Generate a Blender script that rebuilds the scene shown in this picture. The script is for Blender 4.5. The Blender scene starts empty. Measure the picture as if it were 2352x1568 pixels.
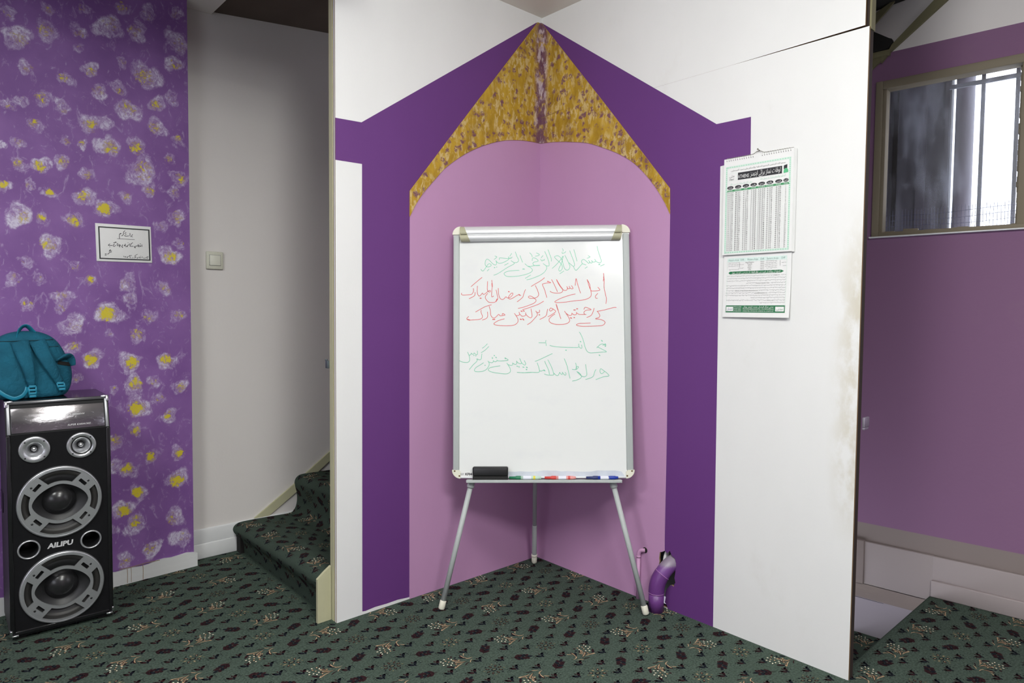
import bpy, bmesh, math, random
from math import sin, cos, pi, radians
from mathutils import Vector, Matrix, noise
from mathutils.geometry import tessellate_polygon, delaunay_2d_cdt
sc = bpy.context.scene
COL = sc.collection

# ------------------------------------------------------------------ camera
cam_d = bpy.data.cameras.new('camera')
cam = bpy.data.objects.new('camera', cam_d)
COL.objects.link(cam)
F_PX, YAW, PITCH, ROLL = 1532.25, 0.83422, -0.045196, 0.008954
fw = Vector((cos(YAW) * cos(PITCH), sin(YAW) * cos(PITCH), sin(PITCH)))
rt = Vector((sin(YAW), -cos(YAW), 0.0))
up = rt.cross(fw)
rt, up = rt * cos(ROLL) + up * sin(ROLL), -rt * sin(ROLL) + up * cos(ROLL)
M = Matrix((rt, up, -fw)).transposed().to_4x4()
M.translation = Vector((-2.1091, -2.1476, 1.12))
cam.matrix_world = M
cam_d.sensor_width = 36.0
cam_d.lens = F_PX / 2352.0 * 36.0
cam_d.clip_start = 0.02
sc.camera = cam

# ------------------------------------------------------------------ view, sky, lamps
sc.view_settings.view_transform = 'Standard'
sc.view_settings.look = 'None'
sc.view_settings.exposure = 0.22
sc.view_settings.gamma = 1.0
sc.view_settings.use_curve_mapping = False
wd = bpy.data.worlds.new('sky')
sc.world = wd
wd.use_nodes = True
bg = wd.node_tree.nodes['Background']
bg.inputs[0].default_value = (0.86, 0.90, 1.0, 1)
bg.inputs[1].default_value = 3.0

def lamp(name, loc, kind, power, size, color=(0.985, 1.0, 0.975), rz=0.0):
    d = bpy.data.lights.new(name, kind)
    d.energy = power
    d.color = color
    if kind == 'AREA':
        d.shape = 'RECTANGLE'; d.size, d.size_y = size
    else:
        d.shadow_soft_size = size
    o = bpy.data.objects.new(name, d)
    o.location = loc
    o.rotation_euler = (0, 0, rz)
    COL.objects.link(o)
    return o
# fluorescent fittings of the room, all behind or beside the camera: a bare one and a flush diffuser panel, plus one added panel
lamp('ceiling_lamp', (-1.48, -1.46, 2.33), 'POINT', 56, 0.20)
lamp('ceiling_lamp', (-1.65, -2.85, 2.37), 'AREA', 52, (0.6, 0.6), rz=radians(-44))
lamp('ceiling_lamp', (-2.95, -0.85, 2.37), 'AREA', 30, (0.6, 0.6), rz=radians(-44))  # added panel, there to brighten the grey and flowered walls

# ------------------------------------------------------------------ helpers
def tag(o, label=None, cat=None, group=None, kind=None):
    if label: o['label'] = label
    if cat: o['category'] = cat
    if group: o['group'] = group
    if kind: o['kind'] = kind
    return o

def empty(name, loc, rz=0.0):
    o = bpy.data.objects.new(name, None)
    o.empty_display_size = 0.05
    o.location = loc
    o.rotation_euler = (0, 0, rz)
    COL.objects.link(o)
    return o

class MB:
    """collects shapes; build() links them as ONE mesh object"""
    def __init__(s, T=None):
        s.v, s.f, s.m, s.sm = [], [], [], []
        s.T = T or Matrix.Identity(4)
    def add(s, vs, fs, mi=0, smooth=False, T=None):
        T = s.T @ T if T is not None else s.T
        b = len(s.v)
        s.v += [tuple(T @ Vector(x)) for x in vs]
        for f in fs:
            s.f.append(tuple(i + b for i in f)); s.m.append(mi); s.sm.append(smooth)
        return s
    def box(s, a, b, mi=0, T=None):
        x0, y0, z0 = a; x1, y1, z1 = b
        vs = [(x0,y0,z0),(x1,y0,z0),(x1,y1,z0),(x0,y1,z0),(x0,y0,z1),(x1,y0,z1),(x1,y1,z1),(x0,y1,z1)]
        return s.add(vs, [(0,3,2,1),(4,5,6,7),(0,1,5,4),(1,2,6,5),(2,3,7,6),(3,0,4,7)], mi, False, T)
    def bbox(s, a, b, r=0.003, mi=0, T=None, seg=2):
        bm = bmesh.new()
        bmesh.ops.create_cube(bm, size=1)
        for v in bm.verts:
            for k in range(3):
                v.co[k] = a[k] if v.co[k] < 0 else b[k]
        bmesh.ops.bevel(bm, geom=bm.edges[:], offset=r, segments=seg, affect='EDGES', profile=0.5)
        return s.bm(bm, mi, True, T)
    def bm(s, bm, mi=0, smooth=False, T=None):
        bm.verts.index_update()
        s.add([tuple(v.co) for v in bm.verts], [[v.index for v in f.verts] for f in bm.faces], mi, smooth, T)
        bm.free()
        return s
    def quad(s, pts, mi=0, T=None):
        return s.add(pts, [(0, 1, 2, 3)], mi, False, T)
    def prism(s, poly, holes=(), d=0.01, y0=0.0, mi=0, side=None, T=None):
        """polygon in local XZ, front face at y0 facing -Y, back at y0+d"""
        loops = [list(poly)] + [list(h) for h in holes]
        flat = [p for l in loops for p in l]
        if holes:
            ed, k0 = [], 0
            for l in loops:
                ed += [(k0 + i, k0 + (i + 1) % len(l)) for i in range(len(l))]; k0 += len(l)
            vo, _, fo, ov, _, _ = delaunay_2d_cdt([Vector(p) for p in flat], ed, [], 0, 1e-7)
            caps = [tuple(v) for v in vo]
            def inside(q, l):
                c = False
                for i in range(len(l)):
                    (ax, ay), (bx_, by_) = l[i], l[i - 1]
                    if (ay > q[1]) != (by_ > q[1]) and q[0] < (bx_ - ax)*(q[1] - ay)/(by_ - ay) + ax: c = not c
                return c
            tris = []
            for t_ in fo:
                q = (sum(vo[i][0] for i in t_)/3, sum(vo[i][1] for i in t_)/3)
                if inside(q, loops[0]) and not any(inside(q, h) for h in loops[1:]): tris.append(tuple(t_))
        else:
            tris = tessellate_polygon([[Vector((p[0], p[1], 0)) for p in l] for l in loops])
            caps = flat
        n = len(flat)
        ft = []
        for a, b, c in tris:
            A, B, C_ = caps[a], caps[b], caps[c]
            cr = (B[0]-A[0])*(C_[1]-A[1]) - (B[1]-A[1])*(C_[0]-A[0])
            ft.append((a, b, c) if cr > 0 else (a, c, b))
        s.add([(x, y0, z) for x, z in caps], ft, mi, False, T)
        if d > 0:
            s.add([(x, y0 + d, z) for x, z in caps], [t[::-1] for t in ft], mi if side is None else side, False, T)
            for li, l in enumerate(loops):
                ar = sum(l[i][0]*l[(i+1) % len(l)][1] - l[(i+1) % len(l)][0]*l[i][1] for i in range(len(l)))
                k = len(l)
                vs = [(x, y0, z) for x, z in l] + [(x, y0 + d, z) for x, z in l]
                fs = [(i, i + k, (i+1) % k + k, (i+1) % k) for i in range(k)]
                if (ar > 0) == (li > 0): fs = [f[::-1] for f in fs]
                s.add(vs, fs, mi if side is None else side, False, T)
        return s
    def lathe(s, prof, seg=40, mi=0, smooth=True, T=None, closed=False):
        """profile of (r, y): spun about the local Y axis; -Y is the front"""
        vs, fs = [], []
        for r, y in prof:
            for k in range(seg):
                a = 2 * pi * k / seg
                vs.append((r * cos(a), y, r * sin(a)))
        n = len(prof)
        for i in range(n - 1):
            for k in range(seg):
                k2 = (k + 1) % seg
                fs.append((i*seg + k, i*seg + k2, (i+1)*seg + k2, (i+1)*seg + k))
        return s.add(vs, fs, mi, smooth, T)
    def tube(s, pts, rad, seg=12, mi=0, cap=True, T=None, flat=None):
        pts = [Vector(p) for p in pts]
        n = len(pts)
        rads = rad if isinstance(rad, (list, tuple)) else [rad] * n
        vs, fs = [], []
        prev = None
        for i, p in enumerate(pts):
            t = (pts[min(i+1, n-1)] - pts[max(i-1, 0)]).normalized()
            if prev is None:
                a = Vector((0, 0, 1)) if abs(t.z) < 0.9 else Vector((1, 0, 0))
                x = t.cross(a).normalized()
            else:
                x = (prev - t * prev.dot(t)).normalized()
            prev = x
            y = t.cross(x)
            for k in range(seg):
                a = 2 * pi * k / seg
                kx, ky = (1, 1) if flat is None else flat
                vs.append(tuple(p + (x * cos(a) * kx + y * sin(a) * ky) * rads[i]))
        for i in range(n - 1):
            for k in range(seg):
                k2 = (k + 1) % seg
                fs.append((i*seg + k, i*seg + k2, (i+1)*seg + k2, (i+1)*seg + k))
        if cap:
            fs.append(tuple(range(seg))[::-1]); fs.append(tuple((n-1)*seg + k for k in range(seg)))
        return s.add(vs, fs, mi, True, T)
    def ribbon(s, pts, w, y=-0.0004, mi=0, T=None):
        """flat pen stroke in the local XZ plane"""
        if len(pts) == 1: pts = [pts[0], (pts[0][0] + w * 0.3, pts[0][1])]
        n = len(pts)
        vs, fs = [], []
        for i, p in enumerate(pts):
            a, b = pts[max(i-1, 0)], pts[min(i+1, n-1)]
            dx, dz = b[0]-a[0], b[1]-a[1]
            l = math.hypot(dx, dz) or 1e-9
            nx, nz = -dz/l*w/2, dx/l*w/2
            ex, ez = (0, 0)
            if i == 0: ex, ez = -dx/l*w*0.35, -dz/l*w*0.35
            if i == n-1: ex, ez = dx/l*w*0.35, dz/l*w*0.35
            vs += [(p[0]+nx+ex, y, p[1]+nz+ez), (p[0]-nx+ex, y, p[1]-nz+ez)]
        for i in range(n-1):
            fs.append((2*i, 2*i+1, 2*i+3, 2*i+2))
        return s.add(vs, fs, mi, False, T)
    def text(s, body, size, cx, cz, y=-0.0005, mi=0, align='CENTER', T=None, shear=0.0, sx=1.0, fit=None, bold=0.0):
        c = bpy.data.curves.new('t', 'FONT')
        c.body = body; c.size = size; c.align_x = align; c.align_y = 'CENTER'; c.resolution_u = 2; c.shear = shear; c.offset = bold
        o = bpy.data.objects.new('t', c)
        COL.objects.link(o)
        dg = bpy.context.evaluated_depsgraph_get(); dg.update()
        m = o.evaluated_get(dg).to_mesh()
        vs = [tuple(v.co) for v in m.vertices]
        fs = [tuple(p.vertices) for p in m.polygons]
        o.evaluated_get(dg).to_mesh_clear()
        bpy.data.objects.remove(o); bpy.data.curves.remove(c)
        if fit and vs:
            w = max(v[0] for v in vs) - min(v[0] for v in vs)
            sx = fit / w if w > 0 else 1
        return s.add([(cx + v[0]*sx, y, cz + v[1]) for v in vs], fs, mi, False, T)
    def build(s, name, mats, parent=None, kind=None, auto=None):
        me = bpy.data.meshes.new(name)
        me.from_pydata(s.v, [], s.f)
        if not isinstance(mats, (list, tuple)): mats = [mats]
        for m in mats: me.materials.append(m)
        me.polygons.foreach_set('material_index', s.m)
        me.polygons.foreach_set('use_smooth', s.sm)
        me.update()
        o = bpy.data.objects.new(name, me)
        COL.objects.link(o)
        if parent is not None: o.parent = parent
        if kind: o['kind'] = kind
        return o

def spline(pts, n=6):
    if len(pts) < 3: return list(pts)
    out = []
    P = [pts[0]] + list(pts) + [pts[-1]]
    D = len(pts[0])
    for i in range(1, len(P) - 2):
        a, b, c, d = P[i-1], P[i], P[i+1], P[i+2]
        for k in range(n):
            t = k / n
            out.append(tuple(0.5*((2*b[j]) + (c[j]-a[j])*t + (2*a[j]-5*b[j]+4*c[j]-d[j])*t*t + (3*b[j]-a[j]-3*c[j]+d[j])*t**3) for j in range(D)))
    out.append(tuple(pts[-1]))
    return out

def frame(o, ex, ey=None):
    """matrix with local X along ex, local Z up"""
    ex = Vector(ex).normalized(); ez = Vector((0, 0, 1)); ey = ez.cross(ex).normalized()
    m = Matrix((ex, ey, ex.cross(ey))).transposed().to_4x4()
    m.translation = Vector(o)
    return m

# ------------------------------------------------------------------ materials
def srgb(r, g, b):
    f = lambda c: (c/255/12.92) if c/255 <= 0.04045 else ((c/255 + 0.055)/1.055)**2.4
    return (f(r), f(g), f(b), 1)

class NT:
    def __init__(s, name):
        s.m = bpy.data.materials.new(name)
        s.m.use_nodes = True
        s.t = s.m.node_tree
        s.n = s.t.nodes; s.l = s.t.links
        s.b = s.n['Principled BSDF']
    def new(s, t, **k):
        n = s.n.new(t)
        for a, v in k.items(): setattr(n, a, v)
        return n
    def val(s, sock, x):
        if hasattr(x, 'is_output'): s.l.new(x, sock)
        else: sock.default_value = x
    def noise(s, scale, detail=4, rough=0.55, vec=None, dist=0.0, out='Fac'):
        n = s.new('ShaderNodeTexNoise')
        n.inputs['Scale'].default_value = scale; n.inputs['Detail'].default_value = detail
        n.inputs['Roughness'].default_value = rough; n.inputs['Distortion'].default_value = dist
        if vec is not None: s.l.new(vec, n.inputs['Vector'])
        return n.outputs[out]
    def coord(s, scale=(1, 1, 1), rot=(0, 0, 0)):
        c = s.new('ShaderNodeTexCoord'); mp = s.new('ShaderNodeMapping')
        mp.inputs['Scale'].default_value = scale; mp.inputs['Rotation'].default_value = rot
        s.l.new(c.outputs['Object'], mp.inputs['Vector'])
        return mp.outputs['Vector']
    def ramp(s, fac, stops, interp='LINEAR'):
        r = s.new('ShaderNodeValToRGB'); r.color_ramp.interpolation = interp
        e = r.color_ramp.elements
        while len(e) < len(stops): e.new(0.5)
        for i, (p, c) in enumerate(stops): e[i].position = p; e[i].color = c if len(c) == 4 else (*c, 1)
        s.l.new(fac, r.inputs['Fac'])
        return r.outputs['Color']
    def step(s, fac, a, b):
        n = s.new('ShaderNodeMapRange', clamp=True, interpolation_type='SMOOTHSTEP')
        s.val(n.inputs['Value'], fac); n.inputs['From Min'].default_value = a; n.inputs['From Max'].default_value = b
        return n.outputs['Result']
    def math(s, op, a, b=0.0):
        n = s.new('ShaderNodeMath', operation=op)
        s.val(n.inputs[0], a); s.val(n.inputs[1], b)
        return n.outputs[0]
    def mix(s, fac, a, b):
        n = s.new('ShaderNodeMix', data_type='RGBA')
        s.val(n.inputs[0], fac); s.val(n.inputs[6], a); s.val(n.inputs[7], b)
        return n.outputs[2]
    def bump(s, h, strength=0.2, dist=0.002):
        n = s.new('ShaderNodeBump')
        n.inputs['Strength'].default_value = strength; n.inputs['Distance'].default_value = dist
        s.l.new(h, n.inputs['Height']); s.l.new(n.outputs['Normal'], s.b.inputs['Normal'])
    def col(s, c): s.val(s.b.inputs['Base Color'], c)
    def set(s, **k):
        for a, v in k.items(): s.val(s.b.inputs[a.replace('_', ' ')], v)
        return s

def plain(name, c, rough=0.5, metal=0.0, var=0.06, scale=30, bump=0.0, spec=0.5, bscale=400):
    t = NT(name)
    f = t.noise(scale, 3)
    lo = tuple(x * (1 - var) for x in c[:3]) + (1,); hi = tuple(min(1, x * (1 + var)) for x in c[:3]) + (1,)
    t.col(t.ramp(f, [(0.3, lo), (0.7, hi)]))
    t.set(Roughness=rough, Metallic=metal, Specular_IOR_Level=spec)
    if bump: t.bump(t.noise(bscale, 2), bump, 0.001)
    return t.m

def painted(name, c, rough=0.75, dirt=0.0, bump=0.15, dcol=(0.42, 0.36, 0.26, 1), edge=0.0):
    """wall paint over plaster or board: slight roller texture, optional scuffs"""
    t = NT(name)
    base = t.ramp(t.noise(3.0, 5), [(0.3, tuple(x*0.965 for x in c[:3])), (0.7, tuple(min(1, x*1.02) for x in c[:3]))])
    if dirt:
        d = t.step(t.noise(7.0, 7, 0.62), 0.60, 0.78)
        base = t.mix(t.math('MULTIPLY', d, dirt), base, dcol)
    if edge:      # yellowed handling marks along the free end of the board
        sx_ = t.new('ShaderNodeSeparateXYZ'); tc = t.new('ShaderNodeTexCoord'); t.l.new(tc.outputs['Object'], sx_.inputs[0])
        e_ = t.step(t.math('MULTIPLY', sx_.outputs[1], -1.0), 1.27, 1.372)
        hz = t.math('MULTIPLY', t.step(sx_.outputs[2], 0.35, 0.7), t.math('SUBTRACT', 1.0, t.step(sx_.outputs[2], 1.15, 1.5)))
        base = t.mix(t.math('MULTIPLY', t.math('MULTIPLY', e_, hz), t.math('MULTIPLY', t.step(t.noise(18, 6, 0.65), 0.36, 0.62), edge)), base, (0.52, 0.46, 0.32, 1))
    t.col(base)
    t.set(Roughness=rough, Specular_IOR_Level=0.35)
    t.bump(t.noise(260, 3), bump, 0.0012)
    return t.m

WHITE = painted('white_board_paint', (0.80, 0.80, 0.79, 1), 0.55, 0.10, edge=0.6)
PURPLE = painted('deep_purple_paint', srgb(101, 55, 122), 0.6)
PINK = painted('pink_paint', srgb(190, 145, 184), 0.7, 0.10, dcol=(0.30, 0.16, 0.26, 1))
GREYW = painted('grey_white_plaster', (0.72, 0.69, 0.665, 1), 0.85, 0.14, 0.3)
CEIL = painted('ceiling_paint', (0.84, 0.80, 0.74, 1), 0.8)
TRIMW = painted('baseboard_white', (0.70, 0.71, 0.71, 1), 0.6, 0.25, 0.15)
MAUVE = painted('mauve_paint', srgb(133, 97, 130), 0.75, 0.12, 0.4)
TAUPE = painted('taupe_plaster', (0.25, 0.205, 0.195, 1), 0.85, 0.2, 0.2)
PLINTH = painted('plinth_plaster', (0.36, 0.31, 0.31, 1), 0.85, 0.25, 0.15)
OLIVE = painted('olive_cream_paint', srgb(186, 184, 152), 0.6, 0.15, 0.2)
OLIVED = painted('drab_olive_paint', srgb(120, 115, 86), 0.7, 0.15, 0.2)
BOARDEDGE = plain('raw_board_edge', srgb(140, 112, 78), 0.9, var=0.25, scale=120)
POSTSHADE = plain('shaded_post', srgb(52, 40, 34), 0.9, var=0.2)  # brown darkened for the shade on the post and behind the board gaps
BLACKVOID = plain('unlit_cavity', (0.012, 0.011, 0.010, 1), 0.95)  # flat black, the shade of holes and gaps put into the colour
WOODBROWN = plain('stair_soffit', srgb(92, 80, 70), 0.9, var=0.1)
ALU = plain('white_aluminium', (0.72, 0.73, 0.74, 1), 0.35, 0.25, 0.02)
ALUG = plain('grey_painted_aluminium', srgb(178, 184, 182), 0.5, 0.0, 0.03)
IVORY = plain('ivory_plastic', srgb(226, 224, 206), 0.45, var=0.02)
KHAKI = plain('khaki_plastic', srgb(172, 170, 142), 0.5, var=0.03)
BLACKP = plain('black_plastic', (0.012, 0.012, 0.013, 1), 0.4, var=0.1)
FELT = plain('eraser_felt', (0.02, 0.02, 0.02, 1), 0.95, var=0.2, bump=0.5)
INKG = plain('green_marker_ink', srgb(112, 200, 166), 0.45, var=0.12, scale=60)
INKR = plain('red_marker_ink', srgb(214, 84, 84), 0.45, var=0.14, scale=60)
PAPER = plain('white_paper', (0.80, 0.80, 0.79, 1), 0.6, var=0.01)
INKK = plain('black_print', (0.02, 0.02, 0.025, 1), 0.6)
INKGREY = plain('grey_print', (0.16, 0.16, 0.17, 1), 0.6)
PGREEN = plain('green_print', srgb(30, 112, 68), 0.6)
PGREENL = plain('pale_green_print', srgb(166, 210, 188), 0.6)
STEEL = plain('bright_steel', (0.62, 0.62, 0.62, 1), 0.28, 1.0, 0.05)
SILVER = plain('satin_silver_plastic', (0.55, 0.56, 0.58, 1), 0.28, 0.75, 0.03)
SILVERD = plain('dull_silver_plastic', (0.32, 0.33, 0.34, 1), 0.35, 0.6, 0.05)
CHROME = plain('corner_chrome', (0.78, 0.79, 0.82, 1), 0.12, 1.0, 0.02)
CONE = plain('speaker_cone', (0.016, 0.016, 0.017, 1), 0.45, var=0.1)
RUBBER = plain('surround_rubber', (0.02, 0.019, 0.017, 1), 0.5)
VINYL = plain('black_vinyl_wrap', (0.006, 0.006, 0.007, 1), 0.5, var=0.15, bump=0.15, spec=0.2)
SIDEV = plain('grey_black_vinyl', (0.035, 0.035, 0.037, 1), 0.6, var=0.15, bump=0.2)
GLOSSB = plain('gloss_black_trim', (0.010, 0.010, 0.011, 1), 0.12)
PIPEP = plain('purple_painted_pipe', srgb(104, 56, 124), 0.4, var=0.08, scale=25)
PIPEK = plain('pink_painted_pipe', srgb(196, 150, 186), 0.5)
PVC = plain('bare_pvc', srgb(150, 146, 152), 0.5)
DECALW = plain('white_scuff', (0.7, 0.7, 0.7, 1), 0.7)
# ================================================================== the setting
H = 2.4135
CARP_T = []
def carpet_mats():
    t = NT('green_carpet_pile')
    f = t.noise(900, 2)
    g = t.noise(9, 4)
    c = t.mix(t.step(f, 0.3, 0.7), srgb(56, 68, 60), srgb(78, 92, 82))
    c = t.mix(t.math('MULTIPLY', t.step(g, 0.4, 0.7), 0.25), c, srgb(58, 70, 60))
    t.col(c); t.set(Roughness=0.95, Specular_IOR_Level=0.1); t.bump(f, 0.6, 0.003)
    ms = [t.m]
    for nm, a, b in (('carpet_maroon_yarn', (36, 22, 26), (52, 30, 32)), ('carpet_navy_yarn', (20, 23, 30), (30, 34, 40)), ('carpet_beige_yarn', (158, 132, 102), (190, 164, 132)),
                  ('carpet_cream_yarn', (196, 196, 170), (226, 224, 200)), ('carpet_moss_yarn', (92, 94, 74), (112, 110, 84))):
        t = NT(nm); f = t.noise(700, 2)
        t.col(t.mix(t.step(f, 0.3, 0.7), srgb(*a), srgb(*b))); t.set(Roughness=0.95, Specular_IOR_Level=0.1); ms.append(t.m)
    return ms
CARPET = carpet_mats()

class Carpet:
    """woven pattern laid over a surface given by mp(u, v, lift)"""
    def __init__(s, mb, mp, inside): s.mb, s.mp, s.inside = mb, mp, inside
    def leaf(s, u, v, a, l, w, mi, lift=0.0007, n=8, bend=0.0):
        pts = []
        for k in range(n):
            t = 2 * pi * k / n
            x, y = cos(t) * l / 2, sin(t) * w / 2 * (0.55 + 0.45 * cos(t) if bend else 1)
            y += bend * (x / l) ** 2 * l
            pu, pv = u + x*cos(a) - y*sin(a), v + x*sin(a) + y*cos(a)
            if not s.inside(pu, pv): return
            pts.append(s.mp(pu, pv, lift))
        s.mb.add(pts, [tuple(range(n))], mi)
    def big(s, u, v, rnd):
        fx = rnd.choice((-1, 1)); fy = rnd.choice((-1, 1))
        L = lambda x, y, a, l, w, mi, h=0.0007, b=0.0: s.leaf(u + fx*x, v + fy*y, math.atan2(fy*sin(a), fx*cos(a)), l, w, mi, h, 8, b*fx*fy)
        for k in range(17):      # blossom of small cream flowers
            a = k * 2.4; r = 0.005 + 0.0062 * math.sqrt(k)
            x, y = 0.017 + r*cos(a)*1.1, 0.014 + r*sin(a)*0.9
            L(x, y, a, 0.0100, 0.0075, 2 if k % 3 == 0 else 1, 0.0006)
            if k % 5 != 4: L(x, y, a, 0.0072, 0.0050, 4 if k % 3 else 3, 0.001)
        L(-0.004, -0.012, 0.5, 0.046, 0.015, 1, 0.0005, 0.3); L(-0.004, -0.012, 0.5, 0.036, 0.0092, 3, 0.001, 0.3); L(-0.003, -0.012, 0.5, 0.018, 0.003, 1, 0.0012, 0.3)
        L(0.012, -0.021, -0.2, 0.042, 0.012, 3, 0.0009, -0.4); L(0.014, -0.0205, -0.2, 0.026, 0.005, 2, 0.0012, -0.4)
        L(-0.029, 0.006, 1.3, 0.042, 0.015, 1, 0.0006, 0.5); L(-0.030, 0.007, 1.3, 0.030, 0.0060, 3, 0.001, 0.5); L(-0.022, 0.010, 1.0, 0.020, 0.008, 2, 0.0007)
        L(-0.042, -0.010, 0.3, 0.026, 0.0056, 3, 0.0009, 0.6); L(-0.036, -0.024, -0.6, 0.024, 0.0052, 3, 0.0009, -0.5); L(-0.040, 0.020, 2.2, 0.020, 0.005, 3, 0.0009, 0.5)
        L(-0.018, -0.029, -0.3, 0.030, 0.006, 1, 0.0009, -0.5); L(0.038, -0.012, 0.8, 0.022, 0.009, 1, 0.0009); L(0.030, -0.020, 0.3, 0.020, 0.007, 2, 0.0008)
        L(0.001, 0.003, 0.9, 0.032, 0.011, 3, 0.0008, 0.2); L(0.001, 0.003, 0.9, 0.018, 0.0045, 1, 0.0012, 0.2)
    def sprig(s, u, v, rnd):
        a0 = rnd.choice((0.5, 2.6, -0.5, 3.6)) + rnd.uniform(-0.25, 0.25)
        for k in range(4):
            d = -0.012 + 0.011 * k
            for sg in (-1, 1):
                s.leaf(u + d*cos(a0) - sg*0.0075*sin(a0), v + d*sin(a0) + sg*0.0075*cos(a0), a0 + sg*0.9, 0.025 - 0.0022*k, 0.0115, 1 if (k + sg) % 3 else 2)
        s.leaf(u + 0.030*cos(a0), v + 0.030*sin(a0), a0, 0.020, 0.010, 2, 0.0009)
        s.leaf(u - 0.022*cos(a0), v - 0.022*sin(a0), a0, 0.034, 0.0042, 1, 0.0009, 8, 0.35)
    def rosette(s, u, v, rnd):
        dk = rnd.random() < 0.5
        for k in range(8):
            a = k * pi / 4
            s.leaf(u + 0.0195*cos(a)*1.15, v + 0.0195*sin(a), a, 0.015, 0.0075, 1 if dk or k % 2 else 5)
            s.leaf(u + 0.029*cos(a + .39)*1.15, v + 0.029*sin(a + .39), a, 0.007, 0.005, 5 if k % 2 else 2, 0.0009)
            s.leaf(u + 0.0195*cos(a)*1.15, v + 0.0195*sin(a), a, 0.006, 0.003, 5 if dk else 3, 0.001)
        s.leaf(u, v, 0, 0.022, 0.015, 2, 0.0007); s.leaf(u, v, 0, 0.013, 0.008, 5, 0.001)
    def small(s, u, v, rnd):
        for sg in (-1, 1):
            s.leaf(u + sg*0.0085, v + 0.002*sg, sg*0.9, 0.021, 0.0115, 1 if rnd.random() < 0.6 else 2)
        s.leaf(u + 0.002, v - 0.009, 1.4, 0.015, 0.007, 2)
        s.leaf(u - 0.013, v + 0.004, 2.2, 0.012, 0.006, 1); s.leaf(u + 0.013, v + 0.006, 0.4, 0.012, 0.006, 2); s.leaf(u + 0.001, v + 0.008, 1.6, 0.010, 0.005, 1)
        for k in range(3):
            s.leaf(u - 0.022, v - 0.008 + 0.008*k, 0.3, 0.006, 0.0026, 2); s.leaf(u + 0.022, v - 0.008 + 0.008*k, 0.3, 0.006, 0.0026, 2)
    def lay(s, u0, u1, v0, v1, seed=1):
        rnd = random.Random(seed)
        P = 0.228; ox, oy = -0.490, -0.264
        for j in range(int((v0 - oy)/P) - 1, int((v1 - oy)/P) + 2):
            y = oy + j * P; sh = (P/2 if j % 2 else 0)
            for i in range(int((u0 - ox)/P) - 2, int((u1 - ox)/P) + 2):
                x = ox + i * P + sh
                s.big(x, y, rnd); s.sprig(x + P/2, y, rnd)
                for q in (0.25, 0.75):
                    s.small(x + P*q, y + 0.038, rnd); s.small(x + P*q, y - 0.036, rnd)
                xm = x + 0.058; ym = y + P/2
                (s.sprig if j % 2 == 0 else s.rosette)(xm, ym, rnd); (s.rosette if j % 2 == 0 else s.sprig)(xm + P/2, ym, rnd)
                for q in (0.0, 0.5):
                    s.small(x + P*q, ym - 0.034, rnd); s.small(x + P*q, ym + 0.034, rnd)

# ---- floor: patterned carpet, with the stair well on the right left open
FE = -1.340
floor_poly = [(-4.6, -4.6), (1.245, -4.6), (0.915, FE), (0.030, FE), (0.030, 0.985), (-4.6, 0.985)]
fl = MB()
bmv = [(x, y, 0.0) for x, y in floor_poly]
fl.add(bmv, [(0, 1, 2, 3), (0, 3, 4, 5)], 0)
def floor_in(u, v):
    if v > FE - 0.004 and u > 0.0: return False
    if v > 0.0 and u > -1.0: return False
    if v > 0.88 and u < -1.2: return False
    return u < 0.91 + max(0, (FE - v)) * 0.1
Carpet(fl, lambda u, v, h: (u, v, h), floor_in).lay(-2.3, 1.0, -2.2, 0.95, 3)
floor = fl.build('floor', CARPET, kind='structure')

def stair(name, prof, u0, u1, mp, seed, label):
    """carpet running over steps; prof is the (d, z) profile"""
    acc = [0.0]
    for a, b in zip(prof, prof[1:]): acc.append(acc[-1] + math.hypot(b[0]-a[0], b[1]-a[1]))
    def at(u, w, h):
        w = min(max(w, 0), acc[-1] - 1e-6)
        i = max(k for k in range(len(acc) - 1) if acc[k] <= w)
        t = (w - acc[i]) / (acc[i+1] - acc[i])
        a, b = prof[i], prof[i+1]
        l = acc[i+1] - acc[i]
        nx, nz = -(b[1]-a[1])/l, (b[0]-a[0])/l
        return mp(u, a[0] + (b[0]-a[0])*t + nx*h, a[1] + (b[1]-a[1])*t + nz*h)
    mb = MB()
    n = len(prof); cuts = 12
    vs = [mp(u0 + (u1-u0)*k/cuts, d, z) for d, z in prof for k in range(cuts + 1)]
    fs = [(i*(cuts+1)+k, i*(cuts+1)+k+1, (i+1)*(cuts+1)+k+1, (i+1)*(cuts+1)+k) for i in range(n-1) for k in range(cuts)]
    mb.add(vs, fs, 0, True)
    Carpet(mb, at, lambda u, w: u0 + 0.004 < u < u1 - 0.004 and 0.004 < w < acc[-1] - 0.004).lay(u0 - .2, u1 + .2, -0.2, acc[-1] + 0.2, seed)
    o = mb.build(name, CARPET)
    return o

# ---- carpeted flight going up behind the left partition
up_prof = spline([(-0.985, 0.0), (-0.990, 0.06), (-1.012, 0.095), (-1.018, 0.118), (-1.005, 0.138), (-0.970, 0.146), (-0.85, 0.144), (-0.755, 0.141), (-0.722, 0.152), (-0.708, 0.185),
          (-0.706, 0.23), (-0.716, 0.270), (-0.717, 0.298), (-0.703, 0.318), (-0.670, 0.326), (-0.55, 0.324), (-0.43, 0.324), (-0.400, 0.345), (-0.392, 0.40), (-0.402, 0.46), (-0.395, 0.495), (-0.36, 0.505), (-0.10, 0.503)], 4)
def up_map(u, d, z):
    k = 1.14 - 0.24 * (u - 0.045) / 0.925
    return (d - 0.012 * (1 - (u - 0.045)/0.925), u, z * (k if z < 0.2 else k * max(0, 1 - (z - 0.2)/0.3) + 1.0 * min(1, (z - 0.2)/0.3)))
st_up = empty('staircase', (-0.99, 0.5, 0.0))
def under(o, root):
    o.parent = root; o.matrix_parent_inverse = Matrix.Translation(-Vector(root.location))
    return o
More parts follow.
